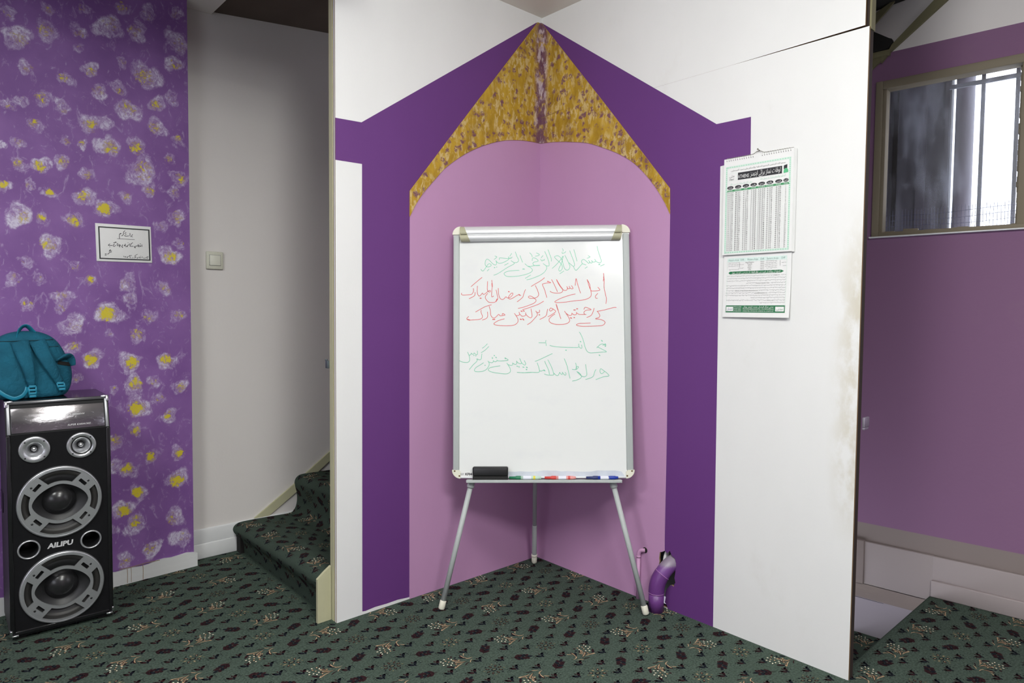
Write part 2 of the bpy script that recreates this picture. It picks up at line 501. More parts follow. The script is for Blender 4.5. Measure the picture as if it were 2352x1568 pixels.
tag(st_up, 'green floral carpeted stair flight rising behind the left white panel', 'stairs')
up_c = under(stair('carpet_runner', up_prof, 0.052, 0.968, up_map, 11, ''), st_up)
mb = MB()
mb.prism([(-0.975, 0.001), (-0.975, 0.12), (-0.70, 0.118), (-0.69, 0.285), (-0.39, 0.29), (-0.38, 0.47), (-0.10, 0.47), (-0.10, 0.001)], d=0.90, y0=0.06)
mb.box((-1.004, 0.908, 0.001), (-0.980, 0.9725, 0.098))      # black box paints in the shade of the gap beside the riser
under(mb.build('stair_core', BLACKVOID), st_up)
mb = MB()   # cream painted side board at the foot of the flight, by the panel
mb.prism([(-1.050, 0.001), (-0.998, 0.001), (-0.998, 0.198), (-1.022, 0.182), (-1.050, 0.160)], d=0.012, y0=0.038)
under(mb.build('side_board', OLIVE), st_up)

# ---- carpeted flight going down behind the right partition
dn_prof = spline([(-1.352, 0.0), (-1.338, -0.003), (-1.330, -0.016), (-1.330, -0.10), (-1.330, -0.195), (-1.318, -0.218), (-1.29, -0.222), (-1.15, -0.222), (-1.075, -0.222), (-1.058, -0.232), (-1.055, -0.30), (-1.055, -0.41), (-1.04, -0.44), (-1.0, -0.442), (-0.80, -0.442), (-0.785, -0.46), (-0.78, -0.62), (-0.76, -0.66), (-0.5, -0.662)], 4)
st_dn = empty('staircase', (0.47, -1.335, -0.002))
tag(st_dn, 'green floral carpeted stair flight going down beside the mauve window wall', 'stairs')
dn_c = under(stair('carpet_runner', dn_prof, -0.945, -0.047, lambda u, d, z: (-u - 0.045 - (0.0996*(d + 1.34)) * ((-u)/0.95), d, z), 12, ''), st_dn)

# ---- left partition panel (white board with half of the painted niche)
RL = frame((0, 0, 0), (1, 0, 0))        # local X = +x, front -Y
def mirror(p): return [(-s, z) for s, z in p][::-1]
goldL = [(0.0, 2.388), (0.030, 2.386), (0.3904, 1.9442), (0.6918, 1.5705), (0.6918, 1.4741), (0.6625, 1.526), (0.6286, 1.5722), (0.5768, 1.6286), (0.5237, 1.6829), (0.4411, 1.743), (0.3551, 1.7907), (0.2551, 1.8307), (0.1714, 1.8516), (0.0842, 1.863), (0.0, 1.8667)]
def smooth_gold(g):
    return g[:4] + spline(g[4:], 4)
wl = MB()
wl.box((-0.996, 0.004, 0.0), (0.0, 0.012, H), 0)
wl.prism([(-0.996, 0.0), (0.0, 0.0), (0.0, H), (-0.996, H)], d=0.004, y0=0.0, mi=0, side=3)
wl.box((-0.9955, 0.012, 0.0), (0.0, 0.016, H), 3)
wl.box((-0.994, 0.016, 0.0), (-0.93, 0.021, H), 4)
wl.box((-0.996, 0.021, 0.0), (-0.94, 0.047, H), 4)
wl.box((-0.94, 0.030, 0.0), (0.03, 0.034, H), 3)
pl = [(0.0, 2.3925), (0.0355, 2.3835), (0.8946, 1.7867), (0.996, 1.7830), (0.996, 1.6390), (0.8925, 1.6405), (0.8935, 0.0125), (0.88, 0.0105), (0.84, 0.0135), (0.79, 0.0115), (0.74, 0.0125), (0.70, 0.0085), (0.6885, 0.008), (0.690, 1.0), (0.690, 1.48), (0.5, 1.74), (0.0, 1.9)]
wl.prism(mirror(pl), d=0, y0=-0.0005, mi=1)
arch = [(0.6885, 0.0), (0.6905, 0.8), (0.6905, 1.490), (0.67, 1.555), (0.60, 1.65), (0.52, 1.73), (0.35, 1.83), (0.17, 1.88), (0.0, 1.895), (0.0, 0.0)]
wl.prism(mirror(arch), d=0, y0=-0.0010, mi=2)
wall_pl = wl.build('wall_partition_left', [WHITE, PURPLE, PINK, BOARDEDGE, OLIVE], kind='structure')

# ---- right partition panel, two boards, lower one with the pipe hole
RR = frame((0, 0, 0), (0, -1, 0))       # local X = -y (distance from the corner), front = -x
hole = [(0.6730, 0.1461), (0.6697, 0.1568), (0.6725, 0.170), (0.6706, 0.183), (0.6731, 0.2069), (0.684, 0.211), (0.6955, 0.2183), (0.7076, 0.2125), (0.7178, 0.2244), (0.7235, 0.213), (0.7286, 0.2071), (0.7404, 0.2028), (0.7467, 0.1843), (0.7445, 0.160), (0.7433, 0.1427), (0.7407, 0.1267), (0.7455, 0.1104), (0.741, 0.104), (0.7386, 0.093), (0.730, 0.0965), (0.7209, 0.0925), (0.7078, 0.0755), (0.7035, 0.064), (0.7015, 0.0527), (0.7035, 0.040), (0.7001, 0.0214), (0.7085, 0.013), (0.7124, 0.004), (0.690, 0.004), (0.684, 0.06), (0.680, 0.12)]
yr = 1.3684
wr = MB(RR)
wr.prism([(0.0, 0.0), (yr, 0.0), (yr, 1.9640), (0.93, 1.9664), (0.0, 1.9664)], [hole], d=0.008, y0=0.0, mi=0, side=3)
wr.prism([(0.0, 1.9667), (0.93, 1.9667), (yr - 0.012, 1.9700), (yr - 0.012, H), (0.0, H)], d=0.008, y0=0.0, mi=0, side=3)
wr.prism([(0.0, 0.0), (yr - 0.03, 0.0), (yr - 0.03, H), (0.0, H)], [[(0.60, 0.002), (0.82, 0.002), (0.82, 0.28), (0.60, 0.28)]], d=0.006, y0=0.0085, mi=4)
wr.box((yr - 0.05, 0.0085, 0.0), (yr - 0.002, 0.038, 1.958), 4)
wr.box((yr - 0.05, 0.016, 1.958), (yr - 0.004, 0.040, H), 4)
wr.box((yr - 0.0045, 0.012, 1.960), (yr + 0.001, 0.042, H), 5)
wr.box((0.55, 0.085, 0.0), (0.87, 0.09, 0.34), 6)
wr.prism([(0.676, 0.150), (0.683, 0.146), (0.690, 0.170), (0.694, 0.207), (0.688, 0.211), (0.682, 0.19)], d=0.02, y0=0.012, mi=7)   # torn white lining inside the hole
hr = [p for p in hole if p[0] >= 0.6905]
i0 = hole.index((0.6955, 0.2183)); right_part = hole[i0:28]
left_part = hole[28:] + hole[:i0 + 1]
pr = [(0.0, 2.3925), (0.0103, 2.3851), (0.8746, 1.7786), (1.0028, 1.7772), (1.0050, 1.6400), (0.8930, 1.6300), (0.8985, 1.0), (0.9020, 0.5), (0.9055, 0.0), (0.7130, 0.0)] + right_part[::-1] + [(0.6945, 0.27), (0.6950, 0.6), (0.6915, 1.2), (0.6905, 1.48), (0.5, 1.74), (0.0, 1.9)]
wr.prism(pr, d=0, y0=-0.0005, mi=1)
ar = [(0.0, 0.0), (0.686, 0.0)] + left_part + [(0.6945, 0.27), (0.6950, 0.6), (0.6915, 1.2), (0.6908, 1.500), (0.67, 1.56), (0.60, 1.66), (0.52, 1.74), (0.35, 1.83), (0.17, 1.88), (0.0, 1.895)]
wr.prism(ar, d=0, y0=-0.0010, mi=2)
wall_pr = wr.build('wall_partition_right', [WHITE, PURPLE, PINK, BOARDEDGE, POSTSHADE, OLIVED, BLACKVOID, PAPER], kind='structure')

# ---- gold sponged spandrels of the niche, one on each board
t = NT('gold_sponged_paint')
cv = t.coord()
cvs = t.coord((1.0, 1.0, 0.45)); a = t.noise(16, 4, 0.6, cvs, 0.4); b = t.noise(62, 5, 0.7, cv, 0.8); c2 = t.noise(26, 4, 0.65, t.coord((1.0, 1.0, 0.75)), 1.0)
colr = t.ramp(a, [(0.30, srgb(150, 116, 30)), (0.50, srgb(176, 140, 40)), (0.66, srgb(194, 158, 52)), (0.8, srgb(208, 178, 84))])
pale = t.math('MULTIPLY', t.step(t.noise(58, 5, 0.65, cvs, 0.6), 0.47, 0.60), t.step(t.noise(11, 2, 0.5, cv), 0.30, 0.55))
colr = t.mix(t.math('MULTIPLY', pale, 0.72), colr, srgb(214, 192, 142))
vor = t.new('ShaderNodeTexVoronoi'); vor.inputs['Scale'].default_value = 31; vor.inputs['Randomness'].default_value = 1.0
wob = t.new('ShaderNodeTexNoise'); wob.inputs['Scale'].default_value = 45
t.l.new(cv, wob.inputs['Vector'])
ad = t.new('ShaderNodeVectorMath', operation='MULTIPLY_ADD'); t.l.new(wob.outputs['Color'], ad.inputs[0]); ad.inputs[1].default_value = (0.03, 0.03, 0.03); t.l.new(cv, ad.inputs[2])
t.l.new(ad.outputs[0], vor.inputs['Vector'])
spot = t.math('MULTIPLY', t.math('SUBTRACT', 1.0, t.step(vor.outputs['Distance'], 0.26, 0.46)), t.step(b, 0.45, 0.52))
colr = t.mix(t.math('MULTIPLY', spot, 0.85), colr, srgb(108, 64, 96))
sx = t.new('ShaderNodeSeparateXYZ'); t.l.new(cv, sx.inputs[0])
seam = t.math('SUBTRACT', 1.0, t.step(t.math('ADD', t.math('ABSOLUTE', sx.outputs[0]), t.math('ABSOLUTE', sx.outputs[1])), 0.026, 0.060))
sm = t.math('MULTIPLY', seam, t.step(t.noise(24, 4, 0.6, cv), 0.34, 0.50))
colr = t.mix(t.math('MULTIPLY', sm, 0.85), colr, t.mix(t.step(t.noise(38, 4, 0.65, cvs), 0.5, 0.62), srgb(104, 62, 100), srgb(206, 190, 200)))
t.col(colr); t.set(Roughness=0.6, Specular_IOR_Level=0.3); t.bump(b, 0.35, 0.002)
GOLD = t.m
GOLDEDGE = plain('gold_panel_edge', srgb(206, 170, 60), 0.6)
gl = MB(); gl.prism(mirror(smooth_gold(goldL)), d=0.003, y0=-0.0042, mi=0, side=1)
gl.build('trim_1', [GOLD, GOLDEDGE], kind='structure')
goldR = [(0.0, 2.390), (0.004, 2.388), (0.3613, 1.9694), (0.6886, 1.5799), (0.6908, 1.4864), (0.6695, 1.5262), (0.6351, 1.5785), (0.5828, 1.6412), (0.5202, 1.70), (0.4464, 1.7465), (0.3698, 1.7829), (0.2799, 1.8189), (0.1858, 1.8404), (0.087, 1.8581), (0.0, 1.8667)]
gr = MB(RR); gr.prism(smooth_gold(goldR), d=0.003, y0=-0.0042, mi=0, side=1)
# raised seam across the right gold panel
gr.prism([(0.0055, 1.9755), (0.012, 1.9745), (0.14, 1.9870), (0.14, 1.9885), (0.012, 1.9775), (0.0055, 1.979)], d=0.001, y0=-0.005, mi=2)
gr.build('trim_2', [GOLD, GOLDEDGE, BOARDEDGE], kind='structure')

# ---- left wall with the sponged flowers
PF = frame((-1.2002, 0.8959, 0), (0.99786, 0.0654, 0))
t = NT('sponged_flower_paint')
def attr(n, o='Fac'):
    a = t.new('ShaderNodeAttribute'); a.attribute_name = n
    return a.outputs[o]
fwv, fyv, fuv = attr('white_dab'), attr('yellow_dab'), attr('stroke', 'Vector')
cv = t.coord()
n1 = t.noise(0.8, 5, 0.7, fuv, 1.0); n2 = t.noise(60, 5, 0.7, t.coord((1, 1, 0.7), (0, -0.5, 0)), 1.2); n3 = t.noise(26, 6, 0.7, t.coord((1, 1, 0.6), (0, 0.6, 0)), 1.8); n4 = t.noise(6, 4, 0.5, cv)
base = t.ramp(n4, [(0.3, srgb(122, 82, 146)), (0.5, srgb(130, 90, 154)), (0.7, srgb(140, 100, 164))])
wisp = t.math('MULTIPLY', t.step(n3, 0.55, 0.70), 0.55)
base = t.mix(wisp, base, srgb(186, 166, 204))
k = t.math('ADD', fwv, t.math('MULTIPLY', t.math('SUBTRACT', t.math('ADD', t.math('MULTIPLY', n1, 0.36), t.math('MULTIPLY', n2, 0.64)), 0.5), 2.6))
soft = t.math('MULTIPLY', t.step(k, 0.12, 0.60), 0.52)
hard = t.math('MULTIPLY', t.step(k, 0.50, 0.90), 0.85)
c = t.mix(soft, base, srgb(190, 172, 206)); c = t.mix(hard, c, srgb(214, 208, 226))
ky = t.math('ADD', fyv, t.math('MULTIPLY', t.math('SUBTRACT', t.noise(70, 4, 0.6, cv, 0.6), 0.5), 2.0))
c = t.mix(t.math('MULTIPLY', t.step(ky, 0.14, 0.42), 0.55), c, srgb(168, 142, 92)); c = t.mix(t.math('MULTIPLY', t.step(ky, 0.40, 0.60), 0.9), c, srgb(214, 196, 26))
t.col(c); t.set(Roughness=0.6, Specular_IOR_Level=0.35); t.bump(n2, 0.25, 0.0015)
FLOWERP = t.m
FLOWERS=[(-596,2086,43,9,4),(-502,2135,38,5,5),(-405,2166,29,4,3),(-301,2209,49,7,2),(-200,2223,39,6,3),(-50,2227,44,7,3),(-251,2297,28,4,4),(-49,2345,28,5,2),(-572,1983,26,6,3),(-448,1976,25,6,5),(-367,2032,29,7,5),(-257,2088,22,3,5),(-166,2059,54,7,5),(-65,2134,35,6,3),(-336,1952,30,6,3),(-271,1985,31,3,3),(-585,1862,23,6,1),(-520,1888,30,4,4),(-461,1871,28,6,2),(-237,1904,44,8,5),(-130,1954,33,6,6),(-72,1992,31,4,2),(-543,1784,27,3,6),(-372,1828,37,7,6),(-314,1840,27,6,0),(-131,1861,37,7,5),(-313,1752,43,8,6),(-398,1741,20,5,6),(-207,1771,37,4,7),(-601,1710,23,4,4),(-648,1695,15,10,0),(-452,1747,20,2,5),(-52,1823,24,2,5),(-529,1644,31,9,8),(-467,1666,28,5,4),(-596,1633,26,4,5),(-386,1634,26,4,4),(-193,1669,57,7,4),(-82,1740,24,2,6),(-49,1668,35,4,5),(-642,1549,23,6,10),(-565,1566,21,4,3),(-511,1546,22,4,8),(-392,1542,37,7,6),(-166,1605,30,5,5),(-253,1558,25,5,5),(-320,1509,38,7,10),(-602,1452,42,10,4),(-529,1444,24,3,7),(-429,1454,32,4,8),(-62,1498,35,6,5),(-506,1351,39,8,6),(-91,1341,41,9,7),(-381,1223,24,3,8),(-247,1219,35,6,2),(-117,1202,31,4,4),(-471,1154,35,5,3),(-479,1121,25,3,3),(-586,1127,24,4,4),(-316,1100,46,9,10),(-445,1055,43,7,2),(-240,1150,32,5,2),(-169,1088,30,3,4),(-62,1088,32,3,4),(-214,1009,33,4,5),(-320,1019,18,2,3),(-442,963,29,5,6),(-377,922,37,8,10),(-251,900,40,8,9),(-106,897,38,7,8),(-430,849,20,4,5),(-235,806,40,7,7),(-156,818,27,5,3),(-59,787,32,6,4),(-306,793,19,5,3),(-218,720,46,7,9),(-140,744,27,3,4),(-99,667,31,7,7),(-232,627,29,3,6),(-309,584,34,6,5),(-169,507,30,2,9),(-69,505,32,4,7),(-259,462,35,5,8),(-71,398,43,6,9),(-310,488,28,7,2),(-220,365,33,5,10),(-282,309,38,8,9),(-238,233,42,7,6),(-82,235,39,7,4),(-62,136,43,9,2),(-174,117,37,9,4),(-276,98,32,7,5),(-321,234,25,5,1),(-168,1690,23,3,1),(-69,1607,28,4,2),(-583,1286,24,4,2),(-426,1279,23,2,2),(-623,1221,26,5,2),(-545,1224,24,4,2),(-623,1841,23,4,2),(-405,2102,20,3,1),(-617,2163,25,5,1),(-499,2216,24,3,3),(-388,2252,23,3,3),(-159,2310,33,4,2),(-54,1391,25,3,2),(-122,1457,27,4,2)]
rnd = random.Random(5)
fls = [(a/1000, b/1000, c/1000, d/10, e/10) for a, b, c, d, e in FLOWERS]
for k in range(130):
    fls.append((rnd.uniform(-1.75, -0.86), rnd.uniform(0.1, 2.4), rnd.uniform(.028, .055), rnd.uniform(.3, .9), rnd.uniform(.1, .9)))
S0, S1, Z0, Z1, G = -1.75, -0.008, 0.064, 2.425, 0.006
nx, nz = int((S1 - S0)/G) + 1, int((Z1 - Z0)/G) + 1
import numpy as np
gx, gz = np.meshgrid(np.linspace(S0, S1, nx), np.linspace(Z0, Z1, nz))
fwA = np.zeros_like(gx); fyA = np.zeros_like(gx); best = np.full_like(gx, 9.0)
su, sv = gx * 40, gz * 40
sw = np.zeros_like(gx)
def sst(x, a, b):
    q = np.clip((x - a)/(b - a), 0, 1); return q*q*(3 - 2*q)
for i, (s_, z_, r_, w_, y_) in enumerate(fls):
    dx, dz = gx - s_, gz - z_
    an = np.arctan2(dz, dx) + i * 1.7
    wob_ = 1 + 0.16*np.sin(an*2 + i) + 0.12*np.sin(an*3 + i*2.3) + 0.08*np.sin(an*5 + i*.7)
    d = np.hypot(dx, dz) / (r_ * 1.08) / wob_
    amp = (0.30 + 0.52*w_) * (1 - sst(d, 0.72, 1.12)) + 0.10 * w_ * np.exp(-((d - 0.85)/0.16)**2)
    fwA = np.maximum(fwA, amp * (0.84 + 0.16*np.sin(an + i*2.1)))
    ox_, oz_ = 0.25*r_*math.cos(i*2.4), 0.25*r_*math.sin(i*2.4)
    dy = np.hypot(dx - ox_, dz - oz_) / r_
    fyA = np.maximum(fyA, y_ * 0.74 * (1 - sst(dy, 0.25, 0.95)))
    mk = d < best
    best = np.where(mk, d, best)
    su = np.where(mk, an * 1.3 + i*7.3, su); sv = np.where(mk, np.hypot(dx, dz)*170, sv); sw = np.where(mk, i*3.1, sw)
fwA = np.where(fwA < 0.05, -0.35, fwA); fyA = np.where(fyA < 0.03, -0.6, fyA)
wf = MB(PF)
wf.add([(float(x), 0.0, float(z)) for x, z in zip(gx.ravel(), gz.ravel())], [(j*nx + i, j*nx + i + 1, (j+1)*nx + i + 1, (j+1)*nx + i) for j in range(nz - 1) for i in range(nx - 1)], 0)
npt = nx * nz
wf.box((-3.4, 0.0004, 0.0), (S1, 0.085, H + 0.02), 1)
wf.quad([(-3.4, 0.0, 0.0), (S0, 0.0, 0.0), (S0, 0.0, H + 0.02), (-3.4, 0.0, H + 0.02)], 1)
wall_l = wf.build('wall_left', [FLOWERP, PURPLE], kind='structure')
PURPLE2 = painted('wall_purple_paint', srgb(120, 82, 146), 0.6)
wall_l.data.materials[1] = PURPLE2
me = wall_l.data
nv = len(me.vertices)
for nm_, arr in (('white_dab', fwA), ('yellow_dab', fyA)):
    at_ = me.attributes.new(nm_, 'FLOAT', 'POINT')
    full = np.full(nv, -0.5, dtype=np.float32); full[:npt] = arr.ravel().astype(np.float32)
    at_.data.foreach_set('value', full)
at_ = me.attributes.new('stroke', 'FLOAT_VECTOR', 'POINT')
full = np.zeros((nv, 3), dtype=np.float32); full[:npt] = np.stack([su.ravel(), sv.ravel(), sw.ravel()], 1)
at_.data.foreach_set('vector', full.ravel())
bl = MB(PF)
ragged = [(-3.4, 0.0), (0.004, 0.0), (0.004, 0.058)] + [(-0.01 - 0.03*k, 0.0625 + 0.0035*math.sin(k*1.7) + 0.004*math.sin(k*.6)) for k in range(30)] + [(-3.4, 0.066)]
bl.prism(ragged, d=0.095, y0=-0.009)
RUST = plain('brown_drip_stain', srgb(150, 128, 104), 0.8)
for sx_, z0_, w_ in ((-0.272, 0.062, 0.0022), (-0.258, 0.063, 0.0018), (-0.214, 0.064, 0.0024)):
    bl.ribbon([(sx_, z0_), (sx_ + .001, 0.04), (sx_, 0.004)], w_, -0.0094, 1)
bl.ribbon([(-0.30, 0.067), (-0.26, 0.0655), (-0.20, 0.068), (-0.15, 0.066)], 0.003, -0.0094, 1)
bl.build('baseboard_left', [TRIMW, RUST], kind='structure')

# ---- grey wall behind the stairs
wb = MB()
wb.box((-1.27, 0.9737, -1.2), (1.6, 1.05, 3.0))
wb.build('wall_rear', GREYW, kind='structure')
bb = MB()
bb.bbox((-1.20, 0.955, 0.0), (-0.99, 0.9737, 0.068), 0.004)
bb.bbox((-1.20, 0.961, 0.066), (0.1, 0.9737, 0.134), 0.006)
bb.build('baseboard_rear', TRIMW, kind='structure')
sk = MB()
sk.prism([(-0.930, 0.125), (-0.858, 0.125), (-0.708, 0.224), (-0.521, 0.360), (-0.05, 0.70), (-0.05, 0.748), (-0.521, 0.407), (-0.725, 0.261)], d=0.010, y0=0.9635)
sk.build('trim_3', OLIVE, kind='structure')

# ---- right wall with the window, dado plinth and stair skirting
RW = frame((0.9117, -1.3374, 0), (0.09964, -0.99502, 0))
WX0, WX1, WZ0, WZ1 = -0.252, 1.05, 1.447, 2.068
w = MB(RW)
w.prism([(-2.6, 0.236), (3.4, 0.236), (3.4, 2.190), (-2.6, 2.190)], [[(WX0, WZ0), (WX1, WZ0), (WX1, WZ1), (WX0, WZ1)], [(1.35, 0.95), (2.75, 0.95), (2.75, 2.07), (1.35, 2.07)]], d=0.12, mi=0)
w.box((-2.6, 0.0, 2.190), (3.4, 0.12, 3.0), 1)
w.box((-2.6, 0.0, -1.2), (3.4, 0.12, 0.236), 2)
w.build('wall_right', [MAUVE, painted('upper_wall_white', (0.76, 0.72, 0.70, 1), 0.85, 0.08), TAUPE], kind='structure')
p_ = MB(RW)
p_.bbox((0.0, -0.016, 0.0), (3.4, 0.0, 0.160), 0.004)
p_.bbox((0.0, -0.030, 0.0), (3.4, -0.010, 0.066), 0.004)
p_.bbox((-2.6, -0.0155, -0.02), (0.004, 0.0, 0.1602), 0.002, 0)
p_.bbox((-2.6, -0.026, -0.02), (-0.245, -0.004, 0.166), 0.004, 1)
p_.add([(-2.6, -0.016, -0.014), (0.0, -0.016, -0.022), (0.0, -0.046, -0.070), (-2.6, -0.046, -0.066)], [(3, 2, 1, 0)], 1)
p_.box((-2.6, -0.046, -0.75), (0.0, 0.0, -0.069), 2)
p_.add([(-2.6, -0.0475, -0.067), (-0.16, -0.0475, -0.0705), (-0.16, -0.0475, -0.0715), (-2.6, -0.0475, -0.075)], [(3, 2, 1, 0)], 3)
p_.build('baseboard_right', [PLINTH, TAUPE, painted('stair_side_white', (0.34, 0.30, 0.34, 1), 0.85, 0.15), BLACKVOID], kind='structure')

# window
win = empty('window_1', RW @ Vector((0.2, 0, WZ0)))
tag(win, kind='structure')
win.matrix_world = RW @ Matrix.Translation((0.0, 0.0, 0.0))
FRAMEM = painted('window_frame_paint', srgb(130, 120, 102), 0.6, 0.3, 0.3)
f = MB()
f.bbox((-0.237, -0.0115, 1.4415), (WX1, 0.05, 1.4585), 0.003); f.bbox((-0.237, -0.0115, 2.042), (WX1, 0.05, 2.0755), 0.003)
f.bbox((-0.262, -0.012, 1.441), (-0.236, 0.05, 2.076), 0.003); f.bbox((-0.240, -0.004, 1.452), (-0.222, 0.05, 2.05), 0.003)
f.bbox((0.2215, -0.010, 1.455), (0.275, 0.05, 2.045), 0.003)
f.bbox((-0.27, -0.016, 1.4375), (WX1, 0.03, 1.4425), 0.001, 1)
# crumbling putty along the glass
pt = random.Random(2)
for k in range(26):
    x = -0.222 + 0.017*k
    f.bbox((x, 0.030, 1.452), (x + 0.02, 0.046, 1.4600 + pt.uniform(0, .006) + (0.007 if k in (4, 5, 6) else 0)), 0.002)
for k in range(30):
    z = 1.462 + 0.0195*k
    f.bbox((0.2165 - pt.uniform(0, .004), 0.030, z), (0.224, 0.046, z + 0.0205), 0.002)
f.build('window_frame', [FRAMEM, painted('sill_edge_white', (0.8, 0.8, 0.82, 1), 0.5)], win)
t = NT('dusty_glass')
tr = t.new('ShaderNodeBsdfTransparent'); tr.inputs[0].default_value = (0.93, 0.94, 0.96, 1)
gls = t.new('ShaderNodeBsdfGlossy'); gls.inputs['Roughness'].default_value = 0.45
df = t.new('ShaderNodeBsdfDiffuse'); df.inputs[0].default_value = (0.50, 0.52, 0.60, 1)
tl = t.new('ShaderNodeBsdfTranslucent'); tl.inputs[0].default_value = (0.55, 0.57, 0.66, 1)
m1 = t.new('ShaderNodeMixShader'); m1.inputs[0].default_value = 0.03; t.l.new(tr.outputs[0], m1.inputs[1]); t.l.new(gls.outputs[0], m1.inputs[2])
m2 = t.new('ShaderNodeMixShader'); m2.inputs[0].default_value = 0.5; t.l.new(df.outputs[0], m2.inputs[1]); t.l.new(tl.outputs[0], m2.inputs[2])
m3 = t.new('ShaderNodeMixShader')
cv = t.coord()
dust = t.math('MULTIPLY', t.step(t.noise(5, 5, 0.6, t.coord((3, 3, 0.7))), 0.40, 0.72), 0.17)
smear = t.math('MULTIPLY', t.step(t.noise(22, 6, 0.7, cv), 0.55, 0.75), 0.12)
t.l.new(t.math('ADD', dust, smear), m3.inputs[0]); t.l.new(m1.outputs[0], m3.inputs[1]); t.l.new(m2.outputs[0], m3.inputs[2])
t.l.new(m3.outputs[0], t.n['Material Output'].inputs[0])
GLASS = t.m
g = MB(); g.box((-0.224, 0.040, 1.452), (0.223, 0.043, 2.045)); g.build('pane', GLASS, win)
g = MB(); g.box((0.274, 0.040, 1.452), (WX1, 0.043, 2.045)); g.build('pane', GLASS, win)
BAR = plain('grille_bar_paint', srgb(120, 122, 132), 0.6, 0.2)
for bx in (0.093, 0.201, 0.33, 0.44, 0.55, 0.66, 0.77, 0.88):
    f = MB(); f.bbox((bx - 0.0065, 0.085, 1.40), (bx + 0.0065, 0.098, 2.10), 0.002); f.build('grille_bar', BAR, win)
f = MB(); f.bbox((-0.02, 0.083, 2.019), (WX1, 0.096, 2.035), 0.002); f.build('grille_rail', BAR, win)
f = MB()
for k in range(75):
    x = -0.235 + 0.0115*k
    f.tube([(x + 0.002*sin(k*1.3), 0.062, 1.440), (x, 0.064 + 0.002*sin(k), 1.553 + 0.004*sin(k*2.1))], 0.0008, 5)
for z in (1.462, 1.484, 1.507, 1.530):
    f.tube([(x*0.05 - 0.24, 0.0625, z + 0.004*sin(x*0.7 + z*30) + 0.0006*x) for x in range(18)], 0.0009, 5)
f.build('wire_mesh', plain('mesh_wire', srgb(84, 86, 110), 0.5, 0.6), win)

# outside the window: grey sheet wall with ribs
ow = MB(RW)
ow.box((-1.3, 0.34, 0.9), (-0.052, 0.40, 2.9), 0)
ow.box((-0.268, 0.325, 0.9), (-0.252, 0.345, 2.9), 1); ow.box((-0.320, 0.320, 0.9), (-0.285, 0.345, 2.9), 0)
ow.box((-0.175, 0.328, 0.9), (-0.140, 0.345, 2.9), 0); ow.box((-0.07, 0.325, 0.9), (-0.054, 0.345, 2.9), 0)
ow.lathe([(0.0, 0.0)] + [(0.034, 0.0), (0.034, 2.0)], 32, 2, True, Matrix.Translation((-0.004, 0.36, 0.9)) @ Matrix.Rotation(radians(90), 4, 'X'))
ow.box((-1.3, 0.12, 0.9), (-0.33, 0.40, 0.93), 0)
ow.build('wall_outside', [plain('outside_grey_sheet', (0.115, 0.117, 0.130, 1), 0.7, var=0.3, scale=8), BLACKVOID, plain('outside_pale_post', (0.22, 0.22, 0.25, 1), 0.6)], kind='structure')

# ---- underside of the upper flight, top right: stringer, dark steps and painted ceiling shadow against the white wall
st = MB(RW)
st.prism([(-0.245, 2.150), (-0.213, 2.186), (-0.017, 2.339), (0.40, 2.665), (0.36, 2.690), (-0.0609, 2.3515), (-0.208, 2.214), (-0.218, 2.196), (-0.245, 2.19)], d=0.016, y0=-0.016, mi=0)
st.prism([(-0.60, 1.87), (-0.2135, 2.1865), (-0.245, 2.1895), (-0.30, 2.188), (-0.60, 2.188)], d=0.012, y0=-0.012, mi=0)
st.box((-0.60, -0.020, 2.175), (-0.213, -0.004, 2.196), 0)
st.prism([(-0.60, 2.47), (-0.268, 2.275), (-0.216, 2.238), (-0.205, 2.232), (-0.203, 2.222), (-0.214, 2.212), (-0.222, 2.199), (-0.60, 2.199)], d=0.05, y0=-0.03, mi=1)
st.prism([(-0.60, 2.36), (-0.28, 2.366), (-0.13, 2.383), (-0.03, 2.395), (0.02, 2.44), (-0.60, 2.44)], d=0.35, y0=-0.36, mi=1)  # black slab stands in for the shadow at the ceiling
st.prism([(-0.60, 2.10), (-0.265, 2.305), (-0.205, 2.365), (-0.19, 2.385), (-0.27, 2.345), (-0.60, 2.28)], d=0.01, y0=-0.04, mi=0)
st.build('trim_4', [OLIVED, BLACKVOID], kind='structure')

# ---- ceiling over the room, sloped soffit over the left flight, closing walls
cl = MB()
cl.box((-4.7, -4.7, H), (0.05, 0.0, H + 0.1), 0)
cl.box((0.05, -4.7, 2.45), (1.6, -1.34, 2.55), 0)
cl.box((-4.7, 0.0, H), (-1.09, 1.0, H + 0.1), 0)
cl.box((-4.6, -0.42, 2.225), (-1.08, -0.22, H), 0)      # unseen beam, added to shade the tops of the left walls
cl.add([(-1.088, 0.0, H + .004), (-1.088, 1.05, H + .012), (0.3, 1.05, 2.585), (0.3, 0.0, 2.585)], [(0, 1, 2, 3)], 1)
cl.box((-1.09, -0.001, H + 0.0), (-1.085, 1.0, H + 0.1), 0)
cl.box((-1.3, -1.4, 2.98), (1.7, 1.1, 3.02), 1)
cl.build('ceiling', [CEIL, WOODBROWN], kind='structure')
wc = MB()
wc.box((-4.7, -4.8, 0), (1.4, -4.6, 2.6), 0)
WL = frame((-4.6, 1.0, 0), (0, -1, 0))     # far left wall with the room's other window
wc.prism([(0.0, 0.0), (5.7, 0.0), (5.7, 2.6), (0.0, 2.6)], [[(2.1, 0.75), (4.2, 0.75), (4.2, 2.0), (2.1, 2.0)]], d=0.2, y0=-0.2, mi=0, T=Matrix.Rotation(pi, 4, 'Z') @ Matrix.Identity(4) if False else WL)
wc.build('wall_front', painted('room_wall', (0.36, 0.30, 0.35, 1), 0.8), kind='structure')
